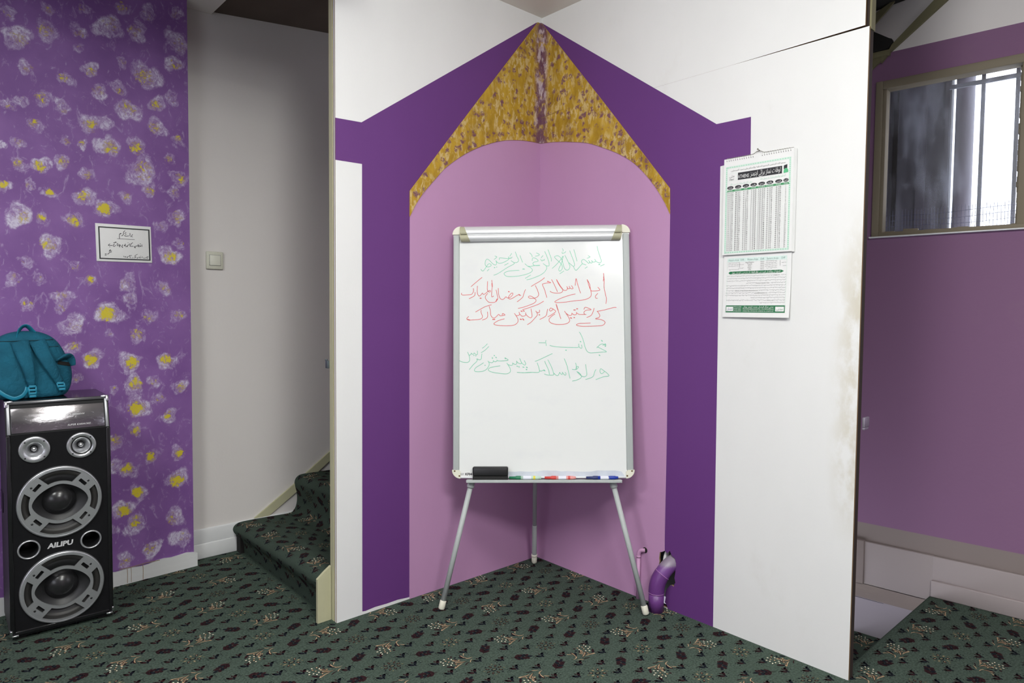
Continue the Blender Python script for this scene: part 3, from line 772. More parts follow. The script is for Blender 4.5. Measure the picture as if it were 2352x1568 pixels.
# ================================================================== flip chart easel
ez = empty('flipchart_easel', (-0.651 + 0.716*0.3815, -0.158 - 0.699*0.3815, 0.0), math.atan2(-0.699, 0.716))
tag(ez, 'white flip chart easel with green and red handwriting standing in the painted corner niche', 'easel')
TB = Matrix.Translation((-0.3815, 0, 0)) @ Matrix.Rotation(radians(-7), 4, 'X') @ Matrix.Translation((0.031, 0, 0.487)) @ Matrix.Rotation(radians(-1.05), 4, 'Y')
BW, BH = 0.690, 0.972
def rrect(x0, z0, x1, z1, r, n=6, corners=(1, 1, 1, 1)):
    out = []
    for cx, cz, a0, on in ((x1-r, z0+r, -90, corners[0]), (x1-r, z1-r, 0, corners[1]), (x0+r, z1-r, 90, corners[2]), (x0+r, z0+r, 180, corners[3])):
        if not on:
            out.append((cx + (r if a0 in (-90, 0) else -r), cz + (r if a0 in (0, 90) else -r))); continue
        for k in range(n + 1):
            a = radians(a0 + 90*k/n); out.append((cx + r*cos(a), cz + r*sin(a)))
    return out
t = NT('whiteboard_enamel')
sx = t.new('ShaderNodeSeparateXYZ'); cvb = t.coord()
smg = t.math('MULTIPLY', t.step(t.noise(5, 5, 0.6, t.coord((1, 1, 2.0))), 0.5, 0.75), 0.35)
colr = t.mix(smg, (0.80, 0.815, 0.80, 1), (0.72, 0.735, 0.755, 1))
t.col(colr); t.set(Roughness=0.17, Specular_IOR_Level=0.35)
ENAMEL = t.m
SMUDGE = plain('dry_ink_smudge', (0.60, 0.64, 0.70, 1), 0.5, var=0.08, scale=18)
b = MB(TB)
b.prism(rrect(0.003, 0.003, BW - 0.003, BH - 0.003, 0.028), d=0.014, y0=0.0015, mi=0)
rs = random.Random(4)
sm_pts = [(0.214 + 0.0225*k, 0.027 + rs.uniform(-.003, .003)) for k in range(20)]
STROKES=[
('g',1.0,[(1105,8032),(1157,7967),(1215,7984),(1313,8123),(1388,8227),(1458,8244),(1510,8196),(1469,8144),(1377,8120),(1307,8152),(1273,8228),(1279,8333),(1319,8415),(1366,8426),(1446,8372),(1550,8260),(1619,8213),(1677,8194),(1712,8235),(1710,8317),(1692,8369),(1746,8293),(1839,8257),(1977,8290),(2116,8358),(2197,8427),(2174,8509)]),
('g',1.0,[(1825,8403),(1828,8461),(1862,8472),(2024,8453),(2185,8439),(2266,8467)]),
('g',1.0,[(2209,8451),(2289,8455),(2324,8502)]),
('g',1.0,[(2235,8532),(2306,8642)]),
('g',1.0,[(1351,7962),(1420,8031)]),
('g',1.0,[(1626,8417),(1730,8509),(1655,8547)]),
('g',1.0,[(1607,7793),(1745,7844),(1907,7941),(2138,8090),(2357,8204),(2404,8262),(2283,8356)]),
('g',1.0,[(2404,8276),(2507,8284),(2565,8330),(2566,8411),(2509,8529),(2454,8699)]),
('g',1.0,[(2630,8556),(2670,8445),(2728,8290)]),
('g',1.0,[(2029,8179),(2173,8258)]),
('g',1.0,[(2592,7971),(2425,7970),(2172,7944),(2045,7893),(2010,7835),(2090,7753),(2251,7730),(2539,7748),(2827,7803),(3034,7882),(3109,7974),(3047,8068),(2921,8139),(2824,8227)]),
('g',1.0,[(2921,8133),(3036,8124),(3197,8153),(3392,8166)]),
('g',1.0,[(3392,8154),(3197,8157),(3128,8224),(3175,8287),(3301,8315),(3336,8344),(3256,8426),(3165,8456),(3118,8439),(3104,8346)]),
('g',1.0,[(3011,8657),(3079,8580),(3104,8500)]),
('g',1.0,[(3270,8650),(3384,8588),(3338,8542),(3228,8522)]),
('g',1.0,[(2831,7658),(3039,7783)]),
('g',1.9,[(1625,8088),(1653,8092)]),
('g',1.9,[(1717,8112),(1725,8112)]),
('g',1.9,[(2736,8019),(2771,8024),(2799,8017)]),
('g',1.0,[(2888,7599),(3026,7626),(3234,7700),(3406,7773),(3556,7876),(3655,8014),(3656,8107),(3627,8148),(3530,8227)]),
('g',1.0,[(3627,8148),(3719,8127),(3760,8164),(3738,8327),(3665,8538),(3592,8704)]),
('g',1.0,[(3725,8770),(3792,8571),(3842,8431),(3845,8314)]),
('g',1.0,[(3452,8459),(3525,8542)]),
('g',1.0,[(3432,8395),(3485,8330),(3524,8370),(3560,8352),(3586,8401)]),
('g',1.0,[(3879,8035),(4052,8195),(4203,8368),(4302,8512),(4290,8425),(4224,8205),(4142,8032),(4141,7945),(4187,7927),(4257,8007),(4269,8100),(4219,8217),(4100,8334),(3986,8452),(3986,8499),(4056,8527),(4136,8514),(4221,8432),(4277,8309),(4315,8146),(4371,8006),(4451,7958),(4531,8004),(4561,8108),(4522,8225),(4444,8400),(4375,8540)]),
('g',1.0,[(4523,8248),(4625,8159),(4704,8106),(4745,8164),(4707,8327),(4629,8537),(4563,8719)]),
('g',1.0,[(4724,8763),(4767,8605),(4838,8308)]),
('g',1.0,[(4704,8100),(4749,7990),(4800,7949),(4863,8000),(5014,8172),(5060,8197),(5185,8156)]),
('g',1.0,[(5049,8207),(5013,8288),(5051,8358),(5119,8363),(5210,8292),(5289,8215),(5324,8261),(5287,8337)]),
('g',1.0,[(5324,8273),(5375,8226),(5426,8249),(5405,8330)]),
('g',1.0,[(5433,8278),(5489,8259),(5564,8299),(5523,8373)]),
('g',1.0,[(5570,8293),(5655,8244),(5735,8233),(5775,8291),(5749,8419),(5678,8641),(5619,8888)]),
('g',1.0,[(4282,8804),(4305,8763),(4301,8704)]),
('g',1.0,[(4261,8670),(4280,8617),(4332,8636),(4367,8640),(4407,8694)]),
('g',1.0,[(4172,7822),(4324,7923)]),
('g',1.0,[(5149,8022),(5236,8083)]),
('g',1.0,[(5232,8411),(5344,8468),(5276,8512)]),
('g',1.0,[(5744,8103),(5893,8169)]),
('g',2.4,[(5682,8164),(5716,8166)]),
('r',1.0,[(724,7356),(847,7465),(1012,7602),(1149,7711)]),
('r',1.0,[(360,7105),(343,7064),(395,7029),(545,7032),(724,7046),(792,7114),(817,7197),(809,7280)]),
('r',1.0,[(648,6885),(792,6956),(867,7017),(881,7134)]),
('r',1.0,[(967,7374),(959,7168),(984,7044),(1038,6981),(1107,7029),(1162,7097),(1202,7044),(1285,7082),(1380,7163),(1449,7197),(1476,7162),(1435,7133),(1380,7170),(1353,7260),(1365,7550)]),
('r',1.0,[(1529,7596),(1548,7396),(1531,7189),(1523,6956),(1599,6975)]),
('r',1.0,[(1367,7081),(1284,6972),(1291,6875),(1352,6792),(1421,6737),(1530,6722),(1639,6735),(1721,6802),(1760,6898),(1729,7063),(1695,7215)]),
('r',1.0,[(1780,7280),(1790,7104),(1817,6953),(1871,6863),(1953,6841),(2021,6882),(2076,6943),(2144,6894),(2253,6928),(2342,7030),(2336,7085),(2281,7072),(2192,6963),(2178,6894),(2226,6850),(2335,6886),(2513,6994),(2595,7020),(2656,6985)]),
('r',1.0,[(2511,6742),(2723,6916),(2772,7066),(2834,7217)]),
('r',2.2,[(1538,7465),(1545,7355)]),
('r',2.2,[(1735,6857),(1694,6768)]),
('r',2.2,[(2581,7027),(2615,6997)]),
('r',2.2,[(2173,7144),(2207,7138)]),
('r',2.2,[(1072,6898),(1113,6895)]),
('r',1.0,[(3060,7336),(3170,7406),(3416,7548),(3574,7670)]),
('r',1.0,[(3217,7371),(3304,7178),(3344,7019),(3289,6924),(3166,6877),(3016,6875),(2949,6914),(2976,6957),(3058,6954),(3153,6891),(3240,6801),(3192,6706),(3028,6625),(2756,6532),(2552,6486)]),
('r',1.0,[(3702,7524),(3817,7475),(3660,7463),(3524,7436),(3496,7389),(3576,7195),(3655,6900)]),
('r',1.0,[(3849,7598),(3945,7411),(4071,7119)]),
('r',1.0,[(3786,7141),(3874,7089),(4051,7067),(4200,7079),(4268,7133),(4269,7209),(4162,7381),(4036,7603)]),
('r',1.0,[(4269,7209),(4350,7167),(4432,7186),(4453,7255),(4433,7324)]),
('r',1.0,[(4453,7269),(4500,7227),(4548,7254),(4528,7330)]),
('r',1.0,[(4554,7261),(4622,7226),(4676,7246),(4617,7352)]),
('r',1.0,[(4759,7361),(4782,7540),(4799,7622),(4854,7401),(4958,7058)]),
('r',1.0,[(4755,7026),(4524,6973),(4225,6873),(4020,6773),(3966,6725),(4047,6697),(4318,6706),(4725,6759),(5063,6790),(5280,6863),(5370,6971),(5359,7149),(5300,7301),(5223,7583)]),
('r',1.0,[(5223,7583),(5315,7397),(5359,7163),(5474,7134),(5636,7146),(5704,7180),(5631,7277)]),
('r',1.0,[(5621,7037),(5538,6942),(5544,6860),(5605,6850)]),
('r',1.0,[(5856,7819),(5867,7665),(5878,7528),(5868,7281),(5917,7007),(5949,6842),(5932,6638)]),
('r',1.0,[(5842,7514),(5867,7665)]),
('r',1.0,[(3532,6754),(3341,6643),(3164,6576),(2891,6483),(2714,6430)]),
('r',2.0,[(4056,7561),(4149,7382),(4263,7229)]),
('r',2.0,[(3688,7527),(3729,7517)]),
('r',2.0,[(5860,7679),(5866,7583)]),
('r',1.0,[(898,6362),(1079,6463),(1284,6571),(1513,6635)]),
('r',1.0,[(625,6187),(553,6102),(628,6050),(805,6055),(1010,6067),(1133,6114),(1163,6195),(1106,6347),(1113,6429)]),
('r',1.0,[(1160,6045),(1310,6105),(1365,6194),(1358,6358)]),
('r',1.0,[(1427,6577),(1468,6412),(1488,6234),(1555,6137),(1637,6125),(1719,6190),(1794,6258),(1855,6203),(2005,6222),(2032,6242),(1951,6295),(1930,6236)]),
('r',1.0,[(2011,6085),(1800,6026),(1664,5952),(1602,5891),(1677,5849),(1895,5823),(2167,5818),(2398,5843),(2520,5937),(2541,6046),(2494,6156),(2403,6291)]),
('r',1.0,[(2468,6204),(2549,6210),(2604,6251),(2580,6340)]),
('r',1.0,[(2611,6264),(2685,6188),(2753,6181),(2834,6221),(2835,6317)]),
('r',1.0,[(2841,6255),(2929,6166),(3024,6117),(3078,6164),(3072,6274),(3047,6465)]),
('r',2.2,[(1562,6066),(1644,6068)]),
('r',2.2,[(587,6071),(669,6049)]),
('r',2.2,[(2659,6383),(2700,6369)]),
('r',2.2,[(2747,6396),(2781,6375)]),
('r',2.2,[(2623,6066),(2673,6055)]),
('r',2.2,[(2722,6079),(2763,6031)]),
('r',1.0,[(2902,5852),(3038,5942),(3189,6099),(3283,6219),(3273,6309),(3228,6378)]),
('r',1.0,[(3273,6324),(3363,6324),(3371,6414)]),
('r',1.0,[(3383,6052),(3534,6126),(3632,6215),(3683,6444)]),
('r',1.0,[(3699,6151),(3849,6236),(3992,6348),(3941,6416),(3809,6489),(3761,6410),(3805,6368),(3888,6432)]),
('r',1.0,[(4018,6642),(4090,6392),(4191,6067)]),
('r',1.0,[(3961,6255),(3818,6153),(3735,6034),(3786,5928),(3935,5866),(4129,5846),(4353,5863),(4489,5922),(4527,6011),(4476,6147),(4337,6360)]),
('r',1.0,[(4388,6284),(4507,6200),(4596,6207),(4624,6289)]),
('r',1.0,[(4627,6267),(4701,6218),(4783,6228),(4795,6310)]),
('r',1.0,[(4799,6295),(4895,6231),(5015,6225),(5164,6224)]),
('r',1.0,[(5104,6240),(5075,6293),(5121,6360),(5211,6397),(5360,6410),(5227,6480),(5130,6503),(5080,6425)]),
('r',1.0,[(5189,6108),(5372,6207),(5477,6462)]),
('r',1.0,[(6322,6484),(6225,6485),(5882,6398),(5583,6341)]),
('r',1.0,[(5605,6333),(5685,6197),(5654,6107),(5519,6055),(5697,6031),(5845,5970),(5881,5894),(5798,5805),(5575,5777),(5202,5768),(4949,5775),(4786,5821),(4876,5873),(5100,5886),(5323,5896)]),
('r',2.0,[(4691,6405),(4751,6404)]),
('r',2.0,[(4801,6446),(4843,6446)]),
('r',2.0,[(4553,6102),(4610,6086)]),
('r',2.0,[(4692,6112),(4722,6108)]),
('r',2.0,[(3352,6230),(3379,6224)]),
('r',2.0,[(4025,6604),(4083,6407)]),
('g',1.0,[(269,4774),(224,4614),(244,4511),(347,4439),(540,4403),(643,4444),(669,4533),(643,4675),(585,4804)]),
('g',1.0,[(636,4701),(694,4694),(736,4771)]),
('g',1.0,[(740,4752),(797,4713),(843,4777)]),
('g',1.0,[(849,4764),(926,4701),(971,4737),(965,4850)]),
('g',1.0,[(656,4138),(797,4308),(926,4429),(958,4506),(942,4544),(1055,4505),(1119,4556),(1130,4659),(1143,4733)]),
('g',1.0,[(1113,4781),(1261,4876),(1403,5014)]),
('g',1.0,[(1158,4952),(1261,5031),(1349,5120)]),
('g',1.0,[(1202,4391),(1080,4312),(913,4211),(849,4109),(900,4057),(1054,4050),(1221,4081),(1350,4176),(1421,4323),(1408,4400),(1376,4458)]),
('g',1.0,[(1395,4426),(1517,4389),(1575,4425),(1582,4476)]),
('g',1.0,[(1588,4457),(1658,4427),(1723,4462),(1720,4494)]),
('g',1.0,[(1723,4475),(1825,4459),(2082,4470),(2153,4498),(2044,4569)]),
('g',1.0,[(1838,4269),(1504,4214),(1401,4157),(1407,4086),(1568,4021),(1824,3981),(2080,3961),(2208,4011),(2241,4100),(2196,4228),(2101,4370)]),
('g',1.0,[(2145,4318),(2248,4282),(2318,4304),(2325,4381)]),
('g',1.0,[(2331,4362),(2427,4317),(2479,4355),(2477,4457)]),
('g',1.0,[(2486,4425),(2543,4373),(2632,4347),(2665,4385),(2595,4546)]),
('g',1.0,[(2658,4398),(2735,4315),(2798,4295),(2824,4352),(2774,4468)]),
('g',1.0,[(2496,4016),(2720,4001),(3042,4008)]),
('g',2.0,[(826,4680),(839,4676)]),
('g',2.0,[(900,4667),(911,4660)]),
('g',2.0,[(1543,4592),(1546,4553)]),
('g',2.0,[(1610,4675),(1627,4658)]),
('g',2.0,[(1678,4604),(1697,4578)]),
('g',2.0,[(1254,4292),(1267,4289)]),
('g',2.0,[(2491,4259),(2510,4237)]),
('g',2.0,[(2561,4239),(2574,4213)]),
('g',2.0,[(2715,4219),(2759,4206)]),
('g',2.0,[(2849,4214),(2887,4192)]),
('g',2.0,[(2842,4128),(2868,4122)]),
('g',2.0,[(2038,4576),(2041,4537)]),
('g',1.0,[(4899,5547),(4971,5419),(5043,5224),(5114,4954),(5186,4804),(5289,4747),(5467,4750),(5764,4770),(5920,4784),(5766,4875),(5589,4965),(5559,4936)]),
('g',1.0,[(5589,4965),(5680,5054),(5784,5084),(5857,5038),(5879,4978),(5902,5023),(5873,5068),(5783,5031)]),
('g',1.0,[(4974,5052),(4988,4955),(4958,4922),(4876,4978),(4863,5090)]),
('g',1.0,[(4874,4983),(4802,4956),(4504,4962),(4132,4976),(3879,5008),(3760,5042)]),
('g',1.0,[(3336,5150),(3612,5142)]),
('g',1.0,[(3610,5235),(3600,5175)]),
('g',1.0,[(3612,5115),(3617,5032)]),
('g',1.0,[(3188,4433),(3338,4489),(3607,4614),(3847,4724)]),
('g',1.0,[(2708,3997),(3006,4013),(3304,4011),(3352,4071),(3321,4220),(3270,4370)]),
('g',1.0,[(3349,4078),(3409,4056),(3498,4085),(3565,4069)]),
('g',1.0,[(3553,4435),(3634,4248),(3699,4098),(3735,3927)]),
('g',1.0,[(3542,3948),(3631,3913),(3779,3900),(3891,3911),(3891,3978),(3812,4217),(3680,4486)]),
('g',1.0,[(3899,3978),(3987,3896),(4061,3888),(4125,4007)]),
('g',1.0,[(4129,3992),(4210,3917),(4234,4013)]),
('g',1.0,[(4241,3984),(4329,3894),(4366,3946),(4337,4005)]),
('g',1.0,[(4306,4527),(4407,4258),(4517,3774)]),
('g',1.0,[(4606,4115),(4747,4110),(4837,4181),(4837,4222),(4778,4211),(4747,4107),(4760,4226),(4742,4360)]),
('g',1.0,[(4608,3669),(4771,3706),(4921,3779),(4951,3853),(4893,3957),(4783,4035)]),
('g',1.0,[(4790,4025),(4951,3868),(5069,3834),(5152,3889),(5153,4015),(5117,4301)]),
('g',1.0,[(5112,3726),(5350,3806),(5426,3895),(5457,4013),(5510,4105)]),
('g',1.0,[(5504,3719),(5794,3826),(5994,3859),(5944,3951),(5813,4056),(5695,4134),(5661,4042),(5693,3960),(5752,3952),(5834,4026)]),
('g',2.2,[(5742,5218),(5771,5188)]),
('g',2.2,[(4921,5186),(4946,5171)]),
('g',2.2,[(4362,4855),(4391,4852)]),
('g',2.2,[(5641,4659),(5666,4640)]),
('g',2.2,[(2843,4123),(2865,4114)]),
('g',2.2,[(3521,4100),(3558,4069)]),
('g',2.2,[(5873,5083),(5895,5060)]),
]

for ks, (c, wd_, pts) in enumerate(STROKES):      # the handwriting, marker lines on the board
    P = [(x/1e4, z/1e4) for x, z in pts]
    b.ribbon(spline(P, 5), 0.0020 * (1 + (wd_ - 1)*0.6) * (1.08 if c == 'r' else 1.0), 0.0012 - 2.5e-6*ks, 1 if c == 'g' else 2)
b.prism([(0.214, 0.006), (0.655, 0.006)] + sm_pts[::-1], d=0, y0=0.0012, mi=3)
bp = b.build('writing_board', [ENAMEL, INKG, INKR, SMUDGE], ez)
for x0, x1 in ((0.0035, 0.027), (BW - 0.029, BW - 0.0035)):
    f = MB(TB)
    f.bbox((x0, -0.005, 0.030), (x1, 0.018, BH - 0.036), 0.0035)
    f.box((x0 + (0.0165 if x0 < .1 else 0.004), -0.0054, 0.031), (x0 + (0.0180 if x0 < .1 else 0.0055), -0.004, BH - 0.037))
    f.build('side_rail', ALUG, ez)
f = MB(TB); f.bbox((0.028, -0.002, 0.0), (BW - 0.028, 0.018, 0.007), 0.002); f.build('bottom_rail', ALU, ez)
f = MB(TB); f.bbox((0.028, -0.003, BH - 0.008), (BW - 0.028, 0.018, BH), 0.003); f.build('top_rail', ALU, ez)
def corner_piece(cx, cz, fx, fz, r=0.032):
    f = MB(TB)
    poly = [(cx, cz)] if False else []
    for k in range(9):
        a = radians(90*k/8); poly.append((cx + fx*(-r*cos(a)), cz + fz*(-r*sin(a))))
    for k in range(9):
        a = radians(90*(8-k)/8); q = 0.006 if fz > 0 else 0.002
        poly.append((cx + fx*(-q*cos(a)), cz + fz*(-q*sin(a))))
    f.prism(poly, d=0.023, y0=-0.0055)
    o = f.build('corner_cap', IVORY, ez)
    if fz > 0:
        for dx, dz in ((0.022, 0.004), (0.004, 0.022)):
            s_ = MB(TB @ Matrix.Translation((cx - fx*dx, -0.0056, cz - fz*dz)))
            s_.lathe([(0.0, -0.002), (0.0026, -0.0015), (0.0032, 0.0)], 12)
            s_.build('screw', plain('brass_screw', srgb(120, 96, 60), 0.4, 0.8), o)
    return o
r_ = 0.032
corner_piece(r_, r_, 1, 1); corner_piece(BW - r_, r_, -1, 1); corner_piece(r_, BH - r_, 1, -1); corner_piece(BW - r_, BH - r_, -1, -1)
# clamp bar
prof = [(0.001, 0.9700), (-0.008, 0.9690), (-0.0165, 0.9620), (-0.0205, 0.9520), (-0.0212, 0.9440), (-0.0200, 0.9372), (-0.0182, 0.9358), (-0.0200, 0.9344), (-0.0222, 0.9300), (-0.0218, 0.9220), (-0.0190, 0.9150), (-0.0130, 0.9118), (0.001, 0.9118)]
f = MB(TB)
n = len(prof)
def clamp_part(f, xa, xb, off, mi=0):
    P = [(y - off*(1 if i not in (0, n-1) else 0), z + off*(0.5 if i < 4 else (-0.5 if i > 9 else 0))) for i, (y, z) in enumerate(prof)]
    vs = [(xa(z), y, z) for y, z in P] + [(xb(z), y, z) for y, z in P]
    f.add(vs, [(i, i+1, i+1+n, i+n) for i in range(n-1)], mi, True)
    f.add([(xa(z), y, z) for y, z in P], [tuple(range(n))[::-1]], mi); f.add([(xb(z), y, z) for y, z in P], [tuple(range(n))], mi)
clamp_part(f, lambda z: 0.036, lambda z: 0.650, 0.0)
cb = f.build('clamp_bar', ALU, ez)
sl = lambda z: 0.046 + (0.970 - z) * 0.40
f = MB(TB); clamp_part(f, lambda z: 0.030 + max(0, .93 - z)*.25, sl, 0.0012)
f.box((0.034, -0.0224, 0.9350), (0.058, -0.0190, 0.9368), 1); f.build('clamp_end_cap', [KHAKI, plain('cap_groove', srgb(70, 70, 52), 0.8)], ez)
f = MB(TB); clamp_part(f, lambda z: 0.686 - sl(z), lambda z: 0.656 - max(0, .93 - z)*.25, 0.0012)
f.box((0.628, -0.0224, 0.9350), (0.652, -0.0190, 0.9368), 1); f.build('clamp_end_cap', [KHAKI, bpy.data.materials['cap_groove']], ez)
# tray
f = MB(TB)
f.bbox((0.057, -0.034, -0.0125), (0.639, 0.012, -0.0035), 0.0015); f.bbox((0.057, -0.0345, -0.0125), (0.639, -0.0325, -0.0015), 0.0008)
f.bbox((0.630, -0.0352, -0.0118), (0.6365, -0.034, -0.004), 0.0004)
f.build('tray', ALUG, ez)
# product sticker, lower left
f = MB(TB); f.box((0.024, 0.0006, 0.0085), (0.080, 0.0014, 0.0225), 0)
f.text('REF', 0.0105, 0.037, 0.0155, 0.0004, 2, fit=0.016); f.text('KF041', 0.0125, 0.0660, 0.0155, 0.0003, 1, fit=0.030, bold=0.0005)
f.build('sticker', [PAPER, INKK, INKGREY], ez)
# legs
def leg(top, foot, r=0.0098, thick=False):
    top, foot = Vector(top), Vector(foot)
    d = (top - foot).normalized()
    f = MB(); f.tube([foot + d*0.02, top], r, 18); o = f.build('leg', ALUG, ez)
    f = MB(); f.tube([foot + d*0.0, foot + d*0.004, foot + d*0.031, foot + d*0.033], [0.0105, 0.0122, 0.0122, 0.0105], 18); f.build('rubber_foot', IVORY, o)
    return o, d
tl, tr_ = TB @ Vector((0.074, 0.004, -0.013)), TB @ Vector((0.608, 0.004, -0.013))
for tp, ft in ((tl, (-0.3815, 0, 0.003)), (tr_, (0.3815, 0, 0.003))):
    o, d = leg(tp, ft)
    f = MB(); f.tube([tp - d*0.002, tp - d*0.010, tp - d*0.012, tp - d*0.020, tp - d*0.024], [0.0132, 0.0132, 0.0142, 0.0142, 0.0112], 20); f.build('collar', ALUG, o)
ezi = ez.matrix_basis.inverted()
rf = ezi @ Vector((-0.062, -0.051, 0.003))
o, d = leg(TB @ Vector((0.325, 0.022, 0.62)), rf, 0.0092)
f = MB(); f.tube([rf + d*0.033, rf + d*0.036, rf + d*0.19, rf + d*0.195], [0.0102, 0.0108, 0.0108, 0.0094], 18); f.build('leg_sleeve', ALUG, o)
f = MB(); f.tube([rf + d*0.031, rf + d*0.034, rf + d*0.042, rf + d*0.045], [0.0112, 0.0134, 0.0134, 0.0112], 18); f.build('collar', IVORY, o)
WB = Matrix.Translation(ez.location) @ Matrix.Rotation(ez.rotation_euler.z, 4, 'Z') @ TB     # board space to world

def on_tray(name, x, y, z, label, cat, group=None):
    e = bpy.data.objects.new(name, None); e.empty_display_size = 0.03
    COL.objects.link(e); e.matrix_world = WB @ Matrix.Translation((x, y, z))
    return tag(e, label, cat, group)
er = on_tray('board_eraser', 0.147, -0.016, -0.0034, 'black whiteboard eraser standing on the left of the easel tray', 'eraser')
f = MB(); f.bbox((-0.067, -0.0145, 0.014), (0.067, 0.0145, 0.0495), 0.006, seg=3); f.bbox((-0.063, -0.0152, 0.045), (0.063, -0.010, 0.0475), 0.001); f.build('grip', BLACKP, er)
f = MB(); f.bbox((-0.066, -0.0140, 0.0), (0.066, 0.0140, 0.0142), 0.001); f.build('felt_pad', FELT, er)
def marker(x0, x1, y, label, body, cap, band, sticker, letter=None, rev=False):
    L = x1 - x0
    e = on_tray('whiteboard_marker', (x0 + x1)/2, y, 0.0038, label, 'marker', 'markers on the easel tray')
    RZ = Matrix.Rotation(radians(-90 if not rev else 90), 4, 'Z')
    h = L/2
    # local lathe axis Y; cap end at -Y
    f = MB(RZ); f.lathe([(0.0, -h*0.30), (0.0064, -h*0.30), (0.0066, h*0.80), (0.0052, h*0.86), (0.0050, h*0.985), (0.0, h)], 20); f.build('barrel', body, e)
    f = MB(RZ); f.lathe([(0.0, -h), (0.0046, -h*0.99), (0.0052, -h*0.60), (0.0066, -h*0.56), (0.0070, -h*0.52), (0.0070, -h*0.28), (0.0066, -h*0.27)], 20); f.build('cap', cap, e)
    f = MB(RZ); f.lathe([(0.0067, -h*0.12), (0.00675, -h*0.10), (0.00675, h*0.36), (0.0067, h*0.38)], 20); f.lathe([(0.0067, h*0.50), (0.00675, h*0.51), (0.00675, h*0.62), (0.0067, h*0.63)], 20, 1)
    f.build('paper_label', [sticker, band], e)
    return e
MG, MR, MBl = plain('green_cap_plastic', srgb(40, 120, 84), 0.35), plain('red_cap_plastic', srgb(204, 66, 60), 0.35), plain('blue_cap_plastic', srgb(28, 56, 156), 0.35)
MGW, MRW = plain('pale_green_barrel', srgb(186, 212, 196), 0.3), plain('pale_red_barrel', srgb(222, 150, 146), 0.3)
LILAC = plain('white_barrel_label', srgb(222, 224, 234), 0.4); YEL = plain('yellow_band', srgb(222, 206, 60), 0.4)
marker(0.217, 0.339, -0.0105, 'green whiteboard marker lying on the easel tray next to the eraser', MGW, MG, YEL, LILAC)
marker(0.351, 0.469, -0.0105, 'red whiteboard marker in the middle of the easel tray', MRW, MR, MR, LILAC)
bm_ = marker(0.507, 0.628, -0.0105, 'blue whiteboard marker at the right end of the easel tray', MBl, plain('navy_cap_plastic', srgb(44, 54, 104), 0.35), MBl, LILAC)
f = MB(); f.text('A', 0.011, 0.022, 0.0, -0.0069, 0); f.build('print', PAPER, bm_)

# ================================================================== loudspeaker
sp = empty('loudspeaker', (-1.878, 0.583, 0.0), radians(-1.1))
tag(sp, 'tall black loudspeaker with two silver woofers standing in front of the flowered wall', 'loudspeaker')
SW, SD = 0.298, 0.262
TW = [(0.076, 0.641), (0.2105, 0.6395)]; WO = [(0.1455, 0.4515), (0.1475, 0.1535)]; PO = [(0.0545, 0.3035), (0.2335, 0.300)]
circ = lambda c, r, n=48: [(c[0] + r*cos(2*pi*k/n), c[1] + r*sin(2*pi*k/n)) for k in range(n)]
f = MB()
f.prism([(0.0, 0.014), (SW, 0.014), (SW, 0.695), (0.0, 0.695)], [circ(c, 0.036) for c in TW] + [circ(c, 0.117) for c in WO] + [circ(c, 0.027) for c in PO], d=0.012, y0=0.0, mi=0)
ps = [(0.0, 0.014), (0.0, 0.695), (0.030, 0.804), (SD, 0.806), (SD, 0.014)]
f.add([(0, y, z) for y, z in ps], [tuple(range(5))], 1); f.add([(SW, y, z) for y, z in ps], [tuple(range(5))[::-1]], 1)
f.add([(0, 0.030, 0.804), (SW, 0.030, 0.804), (SW, SD, 0.806), (0, SD, 0.806)], [(0, 1, 2, 3)], 2)
f.add([(0, SD, 0.014), (SW, SD, 0.014), (SW, SD, 0.806), (0, SD, 0.806)], [(1, 0, 3, 2)], 1)
f.add([(0, 0, 0.014), (SW, 0, 0.014), (SW, SD, 0.014), (0, SD, 0.014)], [(3, 2, 1, 0)], 1)
f.add([(0, 0, 0.695), (SW, 0, 0.695), (SW, 0.030, 0.804), (0, 0.030, 0.804)], [(0, 1, 2, 3)], 0)
f.box((0.004, 0.13, 0.02), (SW - 0.004, 0.14, 0.69), 3)
for fx in (0.03, 0.268):
    for fy in (0.03, 0.23): f.box((fx - 0.014, fy - 0.014, 0.0), (fx + 0.014, fy + 0.014, 0.0145), 3)
f.build('cabinet', [VINYL, SIDEV, GLOSSB, BLACKVOID], sp)
f = MB(); f.bbox((0.012, -0.006, 0.020), (SW - 0.012, 0.004, 0.034), 0.003); f.bbox((-0.001, -0.004, 0.03), (0.012, 0.006, 0.695), 0.003); f.bbox((SW - 0.012, -0.004, 0.03), (SW + 0.001, 0.006, 0.695), 0.003)
f.build('edge_trim', GLOSSB, sp)
for fx, sgn in ((-0.002, 1), (SW + 0.002, -1)):
    f = MB(); f.bbox((min(fx, fx + sgn*0.024), -0.008, 0.016), (max(fx, fx + sgn*0.024), 0.010, 0.023), 0.002); f.bbox((min(fx, fx + sgn*0.007), -0.008, 0.016), (max(fx, fx + sgn*0.007), 0.010, 0.040), 0.002)
    f.build('corner_guard', CHROME if sgn < 0 else CHROME, sp)
TS = Matrix.Translation((0, 0, 0.695)) @ Matrix.Rotation(radians(-15.4), 4, 'X')
f = MB(TS)
f.bbox((0.003, -0.006, 0.100), (SW - 0.003, 0.002, 0.1125), 0.0025)
f.build('edge_trim', plain('worn_top_trim', (0.10, 0.10, 0.105, 1), 0.25, 0.6), sp)
for x0 in (0.003, SW - 0.013):
    f = MB(TS); f.bbox((x0, -0.006, 0.0), (x0 + 0.010, 0.002, 0.104), 0.002); f.build('edge_trim', SILVERD, sp)
